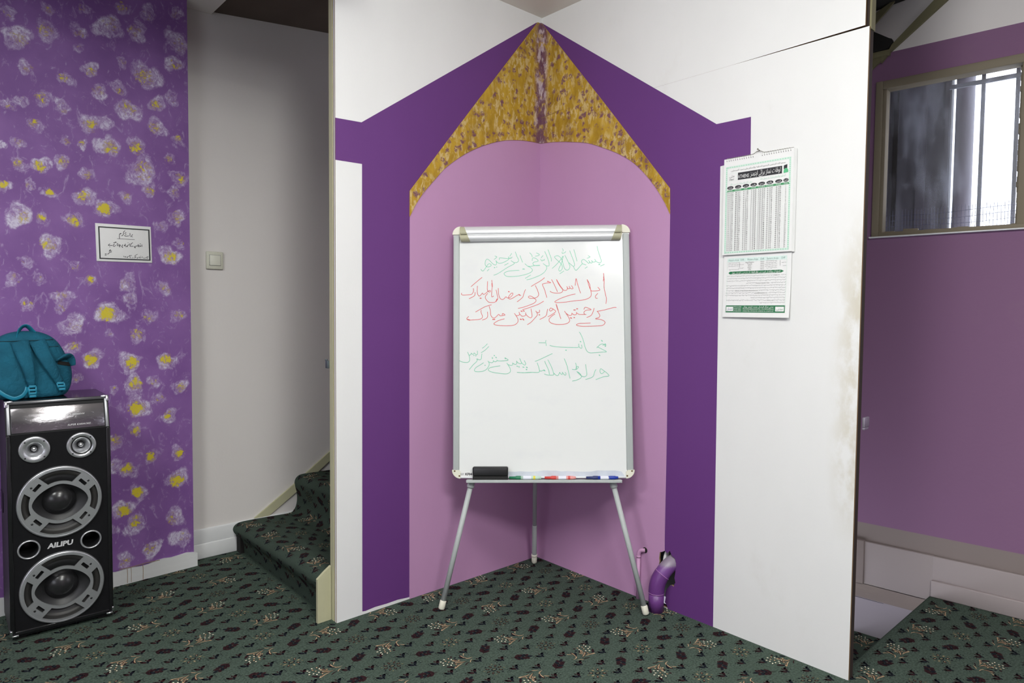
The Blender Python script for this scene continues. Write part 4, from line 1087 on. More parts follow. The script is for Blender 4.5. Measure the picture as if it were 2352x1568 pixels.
for fx, sgn in ((-0.0015, 1), (SW + 0.0015, -1)):
    f = MB(TS); f.bbox((min(fx, fx + sgn*0.024), -0.0085, 0.1065), (max(fx, fx + sgn*0.024), 0.006, 0.1145), 0.002); f.bbox((min(fx, fx + sgn*0.010), -0.0085, 0.092), (max(fx, fx + sgn*0.010), 0.006, 0.1145), 0.002)
    f.build('corner_guard', CHROME, sp)
t = NT('creased_mirror_film')
cvs = t.coord((1, 1, 1))
cr = t.noise(42, 6, 0.7, t.coord((0.8, 1, 1.6), (0, 0.5, 0)), 1.5)
t.col(t.mix(t.step(cr, 0.58, 0.70), (0.26, 0.25, 0.26, 1), (0.62, 0.62, 0.64, 1))); t.set(Metallic=0.95, Roughness=0.13)
t.bump(cr, 0.10, 0.004)
f = MB(TS); f.bbox((0.015, -0.003, 0.004), (SW - 0.015, 0.001, 0.088), 0.001, 0)
f.text('P.M.P.O.38000W', 0.0085, 0.186, 0.054, -0.0036, 1, fit=0.075, shear=0.15); f.text('SUPER KARAOKE', 0.0085, 0.205, 0.018, -0.0036, 1, fit=0.07, shear=0.3)
f.build('control_panel', [t.m, DECALW], sp)
for i, c in enumerate(TW):
    f = MB(Matrix.Translation((c[0], 0, c[1])))
    if i == 0: pf = [(0.0445, 0.0), (0.0440, -0.0055), (0.0425, -0.0068), (0.0315, -0.0072), (0.0300, -0.0060), (0.0262, -0.0058), (0.0245, -0.0040), (0.0180, 0.0060), (0.0125, 0.0160), (0.0105, 0.024)]
    else: pf = [(0.0445, 0.0), (0.0440, -0.0055), (0.0425, -0.0068), (0.0320, -0.0072), (0.0310, -0.0040)]
    f.lathe(pf, 48)
    tw = f.build('tweeter', SILVER, sp)
    if i == 1:
        f = MB(Matrix.Translation((c[0], 0, c[1]))); f.lathe([(0.0312, -0.0055), (0.0290, -0.0060), (0.0275, -0.002), (0.0272, 0.0)], 48); f.build('gasket', BLACKP, tw)
        f = MB(Matrix.Translation((c[0], 0, c[1]))); f.lathe([(0.0275, -0.0050), (0.0262, -0.0062), (0.0245, -0.0040), (0.0180, 0.0060), (0.0125, 0.0160), (0.0105, 0.024)], 48); f.build('horn', SILVER, tw)
    f = MB(Matrix.Translation((c[0], 0, c[1]))); f.lathe([(0.0, 0.001), (0.004, 0.002), (0.0075, 0.006), (0.0088, 0.014)], 24); f.build('phase_plug', STEEL, tw)
    f = MB(Matrix.Translation((c[0], 0, c[1]))); f.lathe([(0.0, 0.023), (0.0125, 0.0225)], 24); f.build('throat', BLACKP, tw)
    for k in range(4):
        a = radians(45 + 90*k)
        f = MB(Matrix.Translation((c[0] + 0.0375*cos(a), -0.0070, c[1] + 0.0375*sin(a)))); f.lathe([(0.0, -0.0004), (0.0026, -0.0002), (0.0028, 0.0006)], 12); f.build('screw', BLACKP, tw)
def arc_cut(am, half, r0, r1, n=12):
    a0, a1 = radians(am - half), radians(am + half)
    o = [(r1*cos(a0 + (a1-a0)*k/n), r1*sin(a0 + (a1-a0)*k/n)) for k in range(n+1)]
    q = 0.82
    b0, b1 = radians(am - half*q), radians(am + half*q)
    return o + [(r0*cos(b1 - (b1-b0)*k/n), r0*sin(b1 - (b1-b0)*k/n)) for k in range(n+1)]
for c in WO:
    T0 = Matrix.Translation((c[0], 0, c[1]))
    f = MB(T0); f.lathe([(0.1235, 0.0), (0.1235, -0.006), (0.1205, -0.0105), (0.1150, -0.0095), (0.1125, -0.004), (0.112, 0.004)], 72)
    wo = f.build('woofer', SILVER, sp)
    lens = []
    for k in range(48):
        a = 2*pi*k/48
        e = 1.65
        lens.append((0.081*math.copysign(abs(cos(a))**(2/e), cos(a)), 0.063*math.copysign(abs(sin(a))**(2/e), sin(a))))
    lens = spline(lens[::2] + [lens[0]], 3)[:-1]
    holes = [lens, arc_cut(90, 34, 0.073, 0.1105), arc_cut(270, 34, 0.073, 0.1105), arc_cut(0, 24, 0.0895, 0.1105), arc_cut(180, 24, 0.0895, 0.1105)]
    for am in (42, 138, 222, 318):
        a = radians(am); ca, sa = cos(a), sin(a)
        rx, hw, hh = 0.0885, 0.0140, 0.0056
        holes.append([(rx*ca + x*(-sa) + y*ca, rx*sa + x*ca + y*sa) for x, y in rrect(-hw, -hh, hw, hh, 0.002, 2)])
    f = MB(T0); f.prism(circ((0, 0), 0.1160, 72), [h[::-1] if False else h for h in holes], d=0.006, y0=-0.0105)
    # ribbed screw pads on the four arms
    for am in (42, 138, 222, 318):
        a = radians(am); ca, sa = cos(a), sin(a)
        for k in range(5):
            x = -0.017 + 0.0055*k + (0.010 if am in (42, 222) else 0.0)
            q = [(0.1025*ca + xx*(-sa) + yy*ca, 0.1025*sa + xx*ca + yy*sa) for xx, yy in ((x, -.005), (x + .003, -.005), (x + .003, .005), (x, .005))]
            f.prism(q, d=0.001, y0=-0.0113)
    f.build('basket_frame', SILVER, wo)
    for am in (42, 138, 222, 318):
        a = radians(am + (5 if am in (138, 318) else -5))
        s_ = MB(T0 @ Matrix.Translation((0.1025*cos(a), -0.0112, 0.1025*sin(a)))); s_.lathe([(0.0, -0.0006), (0.0034, -0.0004), (0.0036, 0.0004)], 14); s_.build('screw', BLACKP, wo)
    f = MB(T0); f.lathe([(0.116, 0.002), (0.112, 0.001), (0.104, -0.0035), (0.096, 0.001), (0.092, 0.004)], 64); f.build('surround', RUBBER, wo)
    f = MB(T0); f.lathe([(0.092, 0.004), (0.08, 0.008), (0.062, 0.017), (0.050, 0.026)], 64); f.build('cone', CONE, wo)
    f = MB(T0); f.lathe([(0.0, -0.004), (0.012, -0.003), (0.026, 0.002), (0.038, 0.010), (0.046, 0.019), (0.051, 0.027)], 48); f.build('dust_cap', plain('gloss_dust_cap', (0.018, 0.018, 0.019, 1), 0.25), wo)
for c in PO:
    f = MB(Matrix.Translation((c[0], 0, c[1]))); f.lathe([(0.0325, 0.0), (0.0325, -0.004), (0.0300, -0.0065), (0.0275, -0.005), (0.0262, 0.0)], 40)
    po = f.build('bass_port', SILVER, sp)
    f = MB(Matrix.Translation((c[0], 0, c[1]))); f.lathe([(0.0266, -0.003), (0.0255, 0.03), (0.0255, 0.09), (0.0, 0.09)], 32); f.build('port_tube', BLACKP, po)
f = MB(); f.text('AILIPU', 0.023, 0.143, 0.302, -0.0012, 0, fit=0.076, shear=0.12, bold=0.0010); f.build('logo', plain('logo_silver', (0.70, 0.70, 0.71, 1), 0.45, 0.3), sp)
f = MB(); f.bbox((-0.003, 0.165, 0.40), (0.001, 0.235, 0.47), 0.002); f.build('side_handle', BLACKP, sp)

# ================================================================== backpack on the speaker
def teal(name, c, bs=0.5):
    t = NT(name); cv = t.coord()
    n1 = t.noise(14, 5, 0.6, cv); n2 = t.noise(900, 2, 0.5, cv)
    t.col(t.mix(t.step(n1, 0.3, 0.7), tuple(x*0.82 for x in c[:3]) + (1,), tuple(min(1, x*1.12) for x in c[:3]) + (1,)))
    t.set(Roughness=0.85, Specular_IOR_Level=0.25)
    t.bump(t.math('ADD', t.math('MULTIPLY', t.noise(24, 4, 0.6, cv, 1.2), 1.8), t.math('MULTIPLY', n2, 0.12)), bs, 0.008)
    return t.m
TEAL = teal('teal_canvas', srgb(25, 90, 112)); TEALW = teal('teal_webbing', srgb(22, 110, 134), 0.2); TEALB = plain('teal_buckle', srgb(32, 128, 156), 0.4); TEALD = plain('seam_shadow_cord', srgb(12, 52, 62), 0.9)
bk = empty('backpack', (-1.803, 0.720, 0.8055))
tag(bk, 'teal backpack seen from its strap side, sitting on top of the loudspeaker', 'backpack')
zs = [(0.0, .096, .055), (.004, .110, .062), (.022, .124, .067), (.055, .132, .069), (.09, .1325, .068), (.12, .128, .066), (.14, .119, .064), (.165, .107, .060), (.19, .093, .054), (.208, .076, .046), (.221, .054, .034), (.228, .030, .020), (.230, .004, .004)]
zs = spline(zs, 4)
f = MB()
seg = 56
vs, fs = [], []
for j, (z, wx, wy) in enumerate(zs):
    for k in range(seg):
        a = 2*pi*k/seg
        e = 2.0/3.0
        x = wx*math.copysign(abs(cos(a))**e, cos(a)); y = wy*math.copysign(abs(sin(a))**e, sin(a))
        nz_ = noise.noise(Vector((x*14, y*14, z*14)))*0.005 + noise.noise(Vector((x*40, y*40 + 3, z*30)))*0.0018
        lean = 0.02*(z/0.23)
        vs.append((x*(1 + nz_*3) , y*(1 + nz_*9) + lean, max(0.0, z + nz_*0.4)))
for j in range(len(zs)-1):
    for k in range(seg):
        k2 = (k+1) % seg
        fs.append((j*seg+k, j*seg+k2, (j+1)*seg+k2, (j+1)*seg+k))
fs.append(tuple(range(seg))[::-1])
f.add(vs, fs, 0, True)
f.build('bag_body', TEAL, bk)
def front_y(x, z):
    for (z0, w0, d0), (z1, w1, d1) in zip(zs, zs[1:]):
        if z0 <= z <= z1:
            q = (z - z0)/max(1e-6, z1 - z0); w_, d_ = w0 + (w1-w0)*q, d0 + (d1-d0)*q
            u = min(0.999, abs(x)/w_)
            return -d_*(1 - u**3)**(1/3) + 0.02*(z/0.23)
    return -0.02
def strip(f, path, w, lift, th, mi=0):
    """padded strap following the bag front; path of (x, z[, width, lift])"""
    pts = spline([(p[0], p[1], (p[2] if len(p) > 2 else w), (p[3] if len(p) > 3 else lift)) for p in path], 5)
    vs, fs = [], []
    n_ = len(pts); K = 7
    for i, (x, z, ww, lf) in enumerate(pts):
        a, b = pts[max(i-1, 0)], pts[min(i+1, n_-1)]
        dx, dz = b[0]-a[0], b[1]-a[1]; l = math.hypot(dx, dz); nx_, nz_ = -dz/l, dx/l
        for k in range(K):
            q = -1 + 2*k/(K-1)
            px, pz = x + nx_*ww/2*q, z + nz_*ww/2*q
            yy = front_y(px, max(0.002, min(0.228, pz)))
            vs.append((px, yy - lf - th*(1 - abs(q)**4)*0.8, pz))
        for k in range(K - 1, -1, -1):
            q = -1 + 2*k/(K-1)
            px, pz = x + nx_*ww/2*q, z + nz_*ww/2*q
            vs.append((px, front_y(px, max(0.002, min(0.228, pz))) - lf + 0.003, pz))
    R_ = 2*K
    for i in range(n_ - 1):
        for k in range(R_):
            k2 = (k+1) % R_
            fs.append((i*R_ + k, (i+1)*R_ + k, (i+1)*R_ + k2, i*R_ + k2))
    fs.append(tuple(range(R_))); fs.append(tuple((n_-1)*R_ + k for k in range(R_))[::-1])
    f.add(vs, fs, mi, True)
Q = 0.000178
bx = lambda x: (x - 450)*Q
bz = lambda y: (1500 - y)*Q
for path, bks in (([(325, 392, 290), (372, 620, 260), (425, 850, 215), (460, 1080, 165), (482, 1250, 130)], [(485, 1262), (488, 1330), (492, 1395), (490, 1450)]),
                  ([(608, 392, 272), (690, 640, 250), (790, 880, 215), (880, 1080, 170), (940, 1215, 146)], [(944, 1228), (958, 1290), (972, 1350)])):
    f = MB(); strip(f, [(bx(x), bz(y), w*Q, 0.006 + 0.013*sin(pi*min(1, max(0, (y - 392)/860)))) for x, y, w in path], .04, 0.009, 0.007)
    so = f.build('shoulder_strap', TEAL, bk)
    f = MB()
    (xa, ya), (xb, yb) = bks[0], bks[-1]
    nrm = front_y(bx(xa), bz(ya))
    W_ = 0.0205
    for k, (x, y) in enumerate(bks):
        yy = front_y(bx(x), bz(y)) - 0.017
        f.bbox((bx(x) - W_/2, yy, bz(y) - 0.0042), (bx(x) + W_/2, yy + 0.004, bz(y) + 0.0042), 0.0015)
    f.tube([(bx(xa) - W_/2, nrm - 0.015, bz(ya)), (bx(xb) - W_/2, front_y(bx(xb), bz(yb)) - 0.015, bz(yb))], 0.0022, 8)
    f.tube([(bx(xa) + W_/2, nrm - 0.015, bz(ya)), (bx(xb) + W_/2, front_y(bx(xb), bz(yb)) - 0.015, bz(yb))], 0.0022, 8)
    f.build('buckle', TEALB, so)
    f = MB(); strip(f, [(bx(x), bz(y)) for x, y in bks], 0.017, 0.004, 0.001); f.build('webbing', TEALD, so)
f = MB(); strip(f, [(bx(10), bz(396)), (bx(200), bz(394)), (bx(450), bz(388)), (bx(880), bz(376))], 0.0026, 0.0022, 0.0014); f.build('seam', TEALD, bk)
f = MB(); strip(f, [(bx(790), bz(515)), (bx(960), bz(510))], 0.0022, 0.0022, 0.001); f.build('seam', TEALD, bk)
# carrying handle on top
f = MB()
hp = [(300, 390), (312, 300), (345, 200), (400, 125), (450, 105), (500, 130), (550, 195), (590, 250)]
hp = spline([(bx(x), 0.004 - 0.020*(1 if i == 0 else 0) - 0.012*(1 if i == 1 else 0), bz(y)) for i, (x, y) in enumerate(hp)], 6)
f.tube(hp, 0.0105, 12, flat=(0.3, 1.25)); f.build('carry_handle', TEALW, bk)
# bulging side loop, right
f = MB()
lp = [(905, 800), (960, 750), (1040, 712), (1120, 735), (1175, 810), (1198, 910)]
lp = spline([(bx(x), front_y(min(0.125, bx(x)), bz(y)) - (0.004 + 0.016*sin(pi*i/5)), bz(y)) for i, (x, y) in enumerate(lp)], 5)
f.tube(lp, [0.006 + 0.007*sin(pi*k/(len(lp)-1)) for k in range(len(lp))], 14, flat=(1.3, 0.55)); f.build('side_loop', TEAL, bk)
f = MB(); strip(f, [(bx(925), bz(825)), (bx(1010), bz(850)), (bx(1150), bz(880))], 0.013, 0.001, 0.0015); f.build('pocket_shade', BLACKVOID, bk)  # black strip paints the dark inside of the loop onto the bag
# loose webbing loop, lower left
f = MB()
wp = [(-200, 1180, .02), (-60, 1290, .022), (60, 1400, .026), (190, 1465, .028), (310, 1430, .026), (380, 1350, .018), (405, 1270, .012)]
wp = spline([(bx(x), front_y(max(-0.12, bx(x)), bz(y)) - q, bz(y)) for x, y, q in wp], 6)
f.tube(wp, 0.0068, 10, flat=(0.22, 1.0)); f.build('loose_webbing', TEALB, bk)

# ================================================================== framed notice on the flowered wall
SG = PF @ Matrix.Translation((-0.358, -0.0032, 1.301)) @ Matrix.Rotation(radians(-1.2), 4, 'Y')
sg = bpy.data.objects.new('wall_notice', None); sg.empty_display_size = 0.03; COL.objects.link(sg); sg.matrix_world = SG
tag(sg, 'small white notice with a black border and black script on the flowered wall', 'sign')
f = MB(); f.bbox((0, 0, 0), (0.199, 0.0030, 0.1465), 0.0004); f.prism([(0.0095, 0.0085), (0.1935, 0.0085), (0.1935, 0.1350), (0.0095, 0.1350)], [[(0.0140, 0.0130), (0.1885, 0.0130), (0.1885, 0.1305), (0.0140, 0.1305)]], d=0, y0=-0.0003, mi=1)
SIGN = [[(875,650),(873,560),(885,510),(910,490),(940,488),(925,500),(895,505)],[(945,565),(985,555),(1015,505),(1020,460),(1035,425),(1075,400)],[(1060,490),(1105,460)],[(1085,530),(1105,515)],[(1055,550),(1060,572),(1120,580),(1195,572)],[(1238,485),(1238,570)],[(1325,525),(1300,560),(1280,590),(1250,597)],[(1300,598),(1322,603)],
 [(545,830),(500,865),(500,878),(620,882)],[(530,925),(545,932)],[(775,775),(745,780),(715,790),(680,800),(672,790)],[(720,770),(740,768)],[(700,840),(655,870),(660,905),(690,912),(735,880)],[(795,835),(795,895),(812,890)],[(790,820),(812,823)],[(845,840),(850,900)],[(840,880),(900,870),(870,915),(850,905)],[(865,935),(878,938)],
 [(975,860),(960,900),(925,915)],[(945,935),(975,938),(958,955)],[(1035,880),(1020,895),(1040,900),(1045,870)],[(1065,835),(1068,905)],[(1210,830),(1200,865),(1150,880),(1130,905),(1075,935)],[(1155,800),(1165,808)],[(1110,920),(1145,930)],[(1320,800),(1265,835),(1245,870),(1225,895),(1230,915),(1335,918)],
 [(1640,870),(1640,935)],[(1600,895),(1600,920),(1560,930),(1510,935),(1500,905),(1540,890),(1570,910)],[(1510,860),(1505,920)],[(1570,840),(1600,845)],[(1475,895),(1440,915),(1380,930),(1370,940),(1400,950)],[(1375,965),(1415,968)],
 [(595,1060),(560,1075),(545,1055),(565,1025)],[(515,1090),(525,1050),(560,1025)],[(590,1105),(540,1110),(500,1140),(460,1172)],[(370,1165),(415,1160),(400,1175)],[(370,1205),(410,1207)],
 [(1855,1275),(1825,1265),(1790,1290),(1830,1310),(1800,1330)],[(1780,1300),(1710,1320),(1660,1310)],[(1640,1265),(1635,1300)],[(1600,1290),(1550,1305),(1530,1290),(1560,1270)],[(1580,1245),(1590,1248)],[(1505,1285),(1450,1310),(1470,1318)],[(1470,1185),(1390,1225),(1380,1260),(1420,1280),(1350,1300)],[(1310,1290),(1290,1310)],[(1270,1225),(1185,1225),(1210,1250),(1200,1290),(1240,1300)],[(1170,1245),(1120,1270),(1100,1285),(1130,1290)],[(1060,1255),(1030,1270),(1070,1275)],[(1000,1235),(1000,1270)]]
def sgp(x, y):
    tp, bt = 130 + .0822*(x - 90), 1395 + .0428*(x - 100)
    return ((x - 95)*0.0001056, 0.1465*(1 - (y - tp)/(bt - tp)))
for k, s_ in enumerate(SIGN):
    f.ribbon(spline([sgp(x, y) for x, y in s_], 4), 0.0016 if s_[0][1] > 1180 and s_[0][0] > 900 else 0.0020, -0.0004, 1)
f.ribbon([sgp(800, 660), sgp(1390, 695)], 0.0015, -0.0004, 1)
f.build('sign_plate', [PAPER, INKK], sg)

# ================================================================== light switch
sw_ = empty('light_switch', (-1.0838, 0.9725, 1.335))
tag(sw_, 'square white light switch with dirt marks on the grey wall', 'light switch')
t = NT('grubby_switch_plastic')
g_ = t.math('MULTIPLY', t.step(t.noise(75, 5, 0.65), 0.52, 0.66), 0.8)
t.col(t.mix(g_, srgb(206, 206, 190), srgb(120, 116, 92))); t.set(Roughness=0.5)
f = MB(); f.bbox((-0.0368, -0.010, -0.0395), (0.0368, 0.001, 0.0395), 0.004, seg=3); f.build('switch_plate', t.m, sw_)
f = MB(); f.box((-0.0245, -0.0106, -0.0235), (0.0245, -0.0095, 0.0245)); f.build('gap', INKGREY, sw_)
f = MB(); f.bbox((-0.0232, -0.0135, -0.0222), (0.0232, -0.009, 0.0232), 0.0012); f.build('rocker', plain('rocker_plastic', srgb(214, 214, 200), 0.45, var=0.25, scale=90), sw_)

# ================================================================== small metal catches on the panel ends
c1 = MB(); c1.bbox((-1.0045, 0.047, 0.911), (-0.9962, 0.064, 0.938), 0.001); c1.bbox((-1.0048, 0.060, 0.937), (-0.9962, 0.066, 0.943), 0.001)
tag(c1.build('metal_catch', plain('zinc_catch', srgb(96, 104, 110), 0.45, 0.5)), 'small grey metal catch on the left end of the white partition above the stairs', 'catch')
c1 = MB(); c1.bbox((0.040, -1.3765, 0.776), (0.078, -1.3690, 0.806), 0.001); c1.bbox((0.040, -1.3760, 0.768), (0.074, -1.3690, 0.775), 0.001)
tag(c1.build('metal_catch', plain('zinc_catch_light', srgb(150, 142, 156), 0.45, 0.4)), 'small grey metal catch on the right end of the white partition by the mauve wall', 'catch')

# ================================================================== pipes
dp = empty('drain_pipe', (-0.046, -0.693, 0.0))
tag(dp, 'thick purple painted waste pipe bending into the broken hole in the wall', 'pipe')
R0 = 0.0285
f = MB(); f.tube([(0, 0, 0), (0, 0, 0.070)], R0, 32); f.build('pipe_stub', PIPEP, dp)
f = MB(); f.tube([(0, 0, 0.068), (0, 0, 0.0715)], [R0 + 0.0012, R0 + 0.0012], 32); f.build('joint_ring', plain('lilac_joint', srgb(150, 100, 160), 0.5), dp)
el = spline([(0, 0, 0.070), (0.001, -0.001, 0.092), (0.006, -0.005, 0.116), (0.016, -0.012, 0.138)], 6)
f = MB(); f.tube(el, [R0*1.03]*len(el), 32, cap=False); f.build('elbow', PIPEP, dp)
el2 = spline([(0.014, -0.0105, 0.134), (0.026, -0.017, 0.152), (0.046, -0.025, 0.170), (0.075, -0.032, 0.182)], 6)
f = MB(); f.tube(el2, [R0*0.99]*len(el2), 32, cap=False)
t = NT('half_painted_pipe'); sx = t.new('ShaderNodeSeparateXYZ'); t.l.new(t.coord(), sx.inputs[0])
t.col(t.mix(t.step(t.math('ADD', sx.outputs[2], t.math('MULTIPLY', t.noise(40, 3), 0.02)), 0.176, 0.190), srgb(116, 70, 138), srgb(140, 128, 144))); t.set(Roughness=0.4)
f.build('elbow', t.m, dp)
f = MB(); q0 = Vector((0.0155, -0.0115, 0.1365)); q1 = Vector((0.0175, -0.0128, 0.1395)); f.tube([q0, q1], [R0*1.05]*2, 32); f.build('joint_ring', bpy.data.materials['lilac_joint'], dp)
wp_ = empty('water_pipe', (-0.012, -0.583, 0.0))
tag(wp_, 'thin pink painted pipe rising from the carpet and bending into the pink wall', 'pipe')
f = MB(); f.tube([(0, 0, 0), (0, 0, 0.168)], 0.0072, 16); f.build('riser', PIPEK, wp_)
f = MB(); f.tube([(0, 0, 0.164), (0, 0, 0.172)], 0.0084, 16); f.tube(spline([(0, 0, 0.170), (0, -0.001, 0.181), (0.002, -0.006, 0.1905), (0.005, -0.013, 0.194), (0.011, -0.022, 0.195)], 5), 0.0080, 16); f.build('elbow', PIPEK, wp_)
f = MB(); f.lathe([(0.0, 0.0), (0.0115, 0.0)], 14, T=Matrix.Translation((0.0104, -0.022, 0.196)) @ Matrix.Rotation(radians(-90), 4, 'Z')); f.build('wall_hole', BLACKVOID, wp_)
# ================================================================== wall calendar
CAL = RR @ Matrix.Translation((0.9145, -0.0015, 1.647))
ca = bpy.data.objects.new('wall_calendar', None); ca.empty_display_size = 0.03; COL.objects.link(ca); ca.matrix_world = CAL
tag(ca, 'white and green spiral bound prayer timetable calendar hanging on the right white panel', 'calendar')
CW, CH = 0.2445, 0.327
FORMS = {}
for ch, b0, n in (('ا',0xFE8D,2),('ب',0xFE8F,4),('ة',0xFE93,2),('ت',0xFE95,4),('ج',0xFE9D,4),('ح',0xFEA1,4),('خ',0xFEA5,4),('د',0xFEA9,2),('ر',0xFEAD,2),('ز',0xFEAF,2),('س',0xFEB1,4),('ش',0xFEB5,4),('ص',0xFEB9,4),('ض',0xFEBD,4),('ط',0xFEC1,4),('ظ',0xFEC5,4),('ع',0xFEC9,4),('غ',0xFECD,4),('ف',0xFED1,4),('ق',0xFED5,4),('ك',0xFED9,4),('ل',0xFEDD,4),('م',0xFEE1,4),('ن',0xFEE5,4),('ه',0xFEE9,4),('و',0xFEED,2),('ي',0xFEF1,4),('ی',0xFBFC,4),('ک',0xFB8E,4),('گ',0xFB92,4),('پ',0xFB56,4),('ہ',0xFBA6,4),('ے',0xFBAE,2),('ھ',0xFBAA,4),('ئ',0xFE89,4),('ء',0xFE80,1)):
    FORMS[ch] = (b0, n)
def ar(s):
    out = []
    for i, c in enumerate(s):
        if c not in FORMS: out.append(c); continue
        b0, n = FORMS[c]
        pv = i > 0 and s[i-1] in FORMS and FORMS[s[i-1]][1] == 4
        nx_ = i + 1 < len(s) and s[i+1] in FORMS and FORMS[s[i+1]][1] > 1 and n == 4
        k = 1 if n == 1 else (3 if pv and nx_ else 2 if nx_ else 1 if pv else 0)
        out.append(chr(b0 + (0 if n == 1 else k)))
    return ''.join(out[::-1])
f = MB()
for k in range(6):      # stack of month sheets
    f.box((0.0008*k, -0.0105 + 0.0015*k, -CH - 0.0004*k), (CW + 0.0013*k, -0.0098 + 0.0015*k, -0.0006*k))
f.build('month_pages', PAPER, ca)
X = lambda fx: fx*CW
Zc = lambda fy: -fy*CH
yf = -0.0108
pr_ = MB()
def rect(m, x0, z0, x1, z1, mi, y): m.quad([(x0, y, z0), (x1, y, z0), (x1, y, z1), (x0, y, z1)], mi)
pr_.prism([(X(.03), Zc(.985)), (X(.965), Zc(.985)), (X(.965), Zc(.082)), (X(.03), Zc(.082))], [[(X(.056), Zc(.965)), (X(.939), Zc(.965)), (X(.939), Zc(.102)), (X(.056), Zc(.102))]], d=0, y0=yf, mi=0)
for k in range(44):
    z = Zc(.095 + .0205*k)
    for x in (X(.043), X(.952)): rect(pr_, x - .0018, z - .0018, x + .0018, z + .0018, 1, yf - .0001)
for k in range(26):
    x = X(.06 + .0345*k)
    for z in (Zc(.092), Zc(.975)): rect(pr_, x - .0018, z - .0018, x + .0018, z + .0018, 1, yf - .0001)
rect(pr_, X(.215), Zc(.232), X(.845), Zc(.158), 2, yf - .0002)
pr_.text('ATHENS', .0165, X(.30), Zc(.202), yf - .0006, 3, fit=.040)
pr_.text(ar('اوقات نماز برائے ایتھنز'), .0210, X(.615), Zc(.192), yf - .0006, 3, fit=.104)
pr_.text('MAY', .0078, X(.125), Zc(.222), yf - .0004, 2, fit=.017); pr_.text(ar('مئی'), .012, X(.125), Zc(.185), yf - .0004, 4)
pr_.prism([(X(.055), Zc(.236)), (X(.195), Zc(.236)), (X(.205), Zc(.165)), (X(.17), Zc(.15)), (X(.09), Zc(.155)), (X(.06), Zc(.18))], [[(X(.058), Zc(.234)), (X(.192), Zc(.234)), (X(.202), Zc(.166)), (X(.169), Zc(.152)), (X(.091), Zc(.157)), (X(.063), Zc(.181))]], d=0, y0=yf - .0001, mi=0)
pr_.prism([(X(.868), Zc(.195)), (X(.915), Zc(.187)), (X(.915), Zc(.15)), (X(.868), Zc(.158))], d=0, y0=yf - .0002, mi=2)
pr_.prism([(X(.868), Zc(.232))] + [(X(.898) + .0078*cos(pi - pi*k/10), Zc(.215) + .0095*sin(pi*k/10)) for k in range(11)] + [(X(.930), Zc(.228))], d=0, y0=yf - .0003, mi=5)
pr_.text(ar('الصلوة والسلام علیک یا رسول اللہ'), .0088, X(.72), Zc(.255), yf - .0004, 1, fit=.086)
pr_.text(ar('وعلی الک واصحابک یا حبیب اللہ'), .0088, X(.265), Zc(.270), yf - .0004, 1, fit=.080)
pr_.text(ar('بسم اللہ الرحمن الرحیم الصلوة والسلام علی سید المرسلین'), .0070, X(.50), Zc(.128), yf - .0004, 4, fit=.19)
cx_ = (.105, .222, .338, .452, .566, .682, .803, .902)
for fx, s_ in zip(cx_, ('عشاء', 'مغرب', 'عصر', 'ظہر', 'ضحوہ', 'طلوع', 'فجر', 'تاریخ')):
    w_ = .0118 if fx < .85 else .0085
    pr_.prism([(X(fx) + w_*cos(2*pi*k/24), Zc(.303) + .0056*sin(2*pi*k/24)) for k in range(24)], d=0, y0=yf - .0002, mi=2)
    pr_.text(ar(s_), .0085, X(fx), Zc(.303), yf - .0005, 3, fit=w_*1.2)
pr_.prism([(X(.05), Zc(.345)), (X(.95), Zc(.345)), (X(.938), Zc(.325)), (X(.068), Zc(.325))], d=0, y0=yf - .0002, mi=6)
for fx, s_ in zip(cx_, ('ISHA', 'MAGHRIB', 'ASR', 'ZOHR', 'D.KUBRA', 'SUNRISE', 'FAJR', 'Date')):
    pr_.text(s_, .0052, X(fx), Zc(.335), yf - .0005, 3, fit=min(.024, .0042*len(s_)) if fx < .85 else .013)
C1 = "09:57 09:58 10:00 10:01 10:02 10:04 10:05 10:07 10:08 10:09 10:11 10:12 10:13 10:15 10:16 10:17 10:18 10:20 10:21 10:22 10:24 10:25 10:26 10:27 10:28 10:29 10:31 10:32 10:33 10:34 10:35".split()
C2 = "8:20 8:21 8:22 8:23 8:24 8:25 8:26 8:27 8:28 8:29 8:30 8:31 8:31 8:32 8:33 8:34 8:35 8:36 8:37 8:38 8:38 8:39 8:40 8:41 8:42 8:42 8:43 8:44 8:45 8:45 8:46".split()
C3 = "6:18 6:18 6:19 6:19 6:20 6:20 6:21 6:21 6:21 6:22 6:22 6:23 6:23 6:24 6:24 6:25 6:25 6:26 6:26 6:27 6:27 6:28 6:28 6:29 6:29 6:29 6:30 6:30 6:31 6:31 6:32".split()
C4 = ["1:23"]*25 + ["1:24"]*6
C5 = ["12:33"]*2 + ["12:32"]*3 + ["12:31"]*3 + ["12:30"]*4 + ["12:29"]*5 + ["12:28"]*11 + ["12:27"]*3
C6 = "6:24 6:23 6:22 6:21 6:20 6:19 6:18 6:17 6:16 6:15 6:14 6:13 6:12 6:11 6:10 6:09 6:09 6:08 6:07 6:06 6:06 6:05 6:04 6:04 6:03 6:03 6:02 6:02 6:01 6:01 6:00".split()
C7 = "4:48 4:47 4:45 4:44 4:42 4:41 4:39 4:38 4:36 4:35 4:33 4:32 4:31 4:29 4:28 4:27 4:26 4:24 4:23 4:22 4:21 4:20 4:19 4:18 4:17 4:16 4:15 4:14 4:13 4:12 4:12".split()
C8 = [str(k) for k in range(1, 32)]
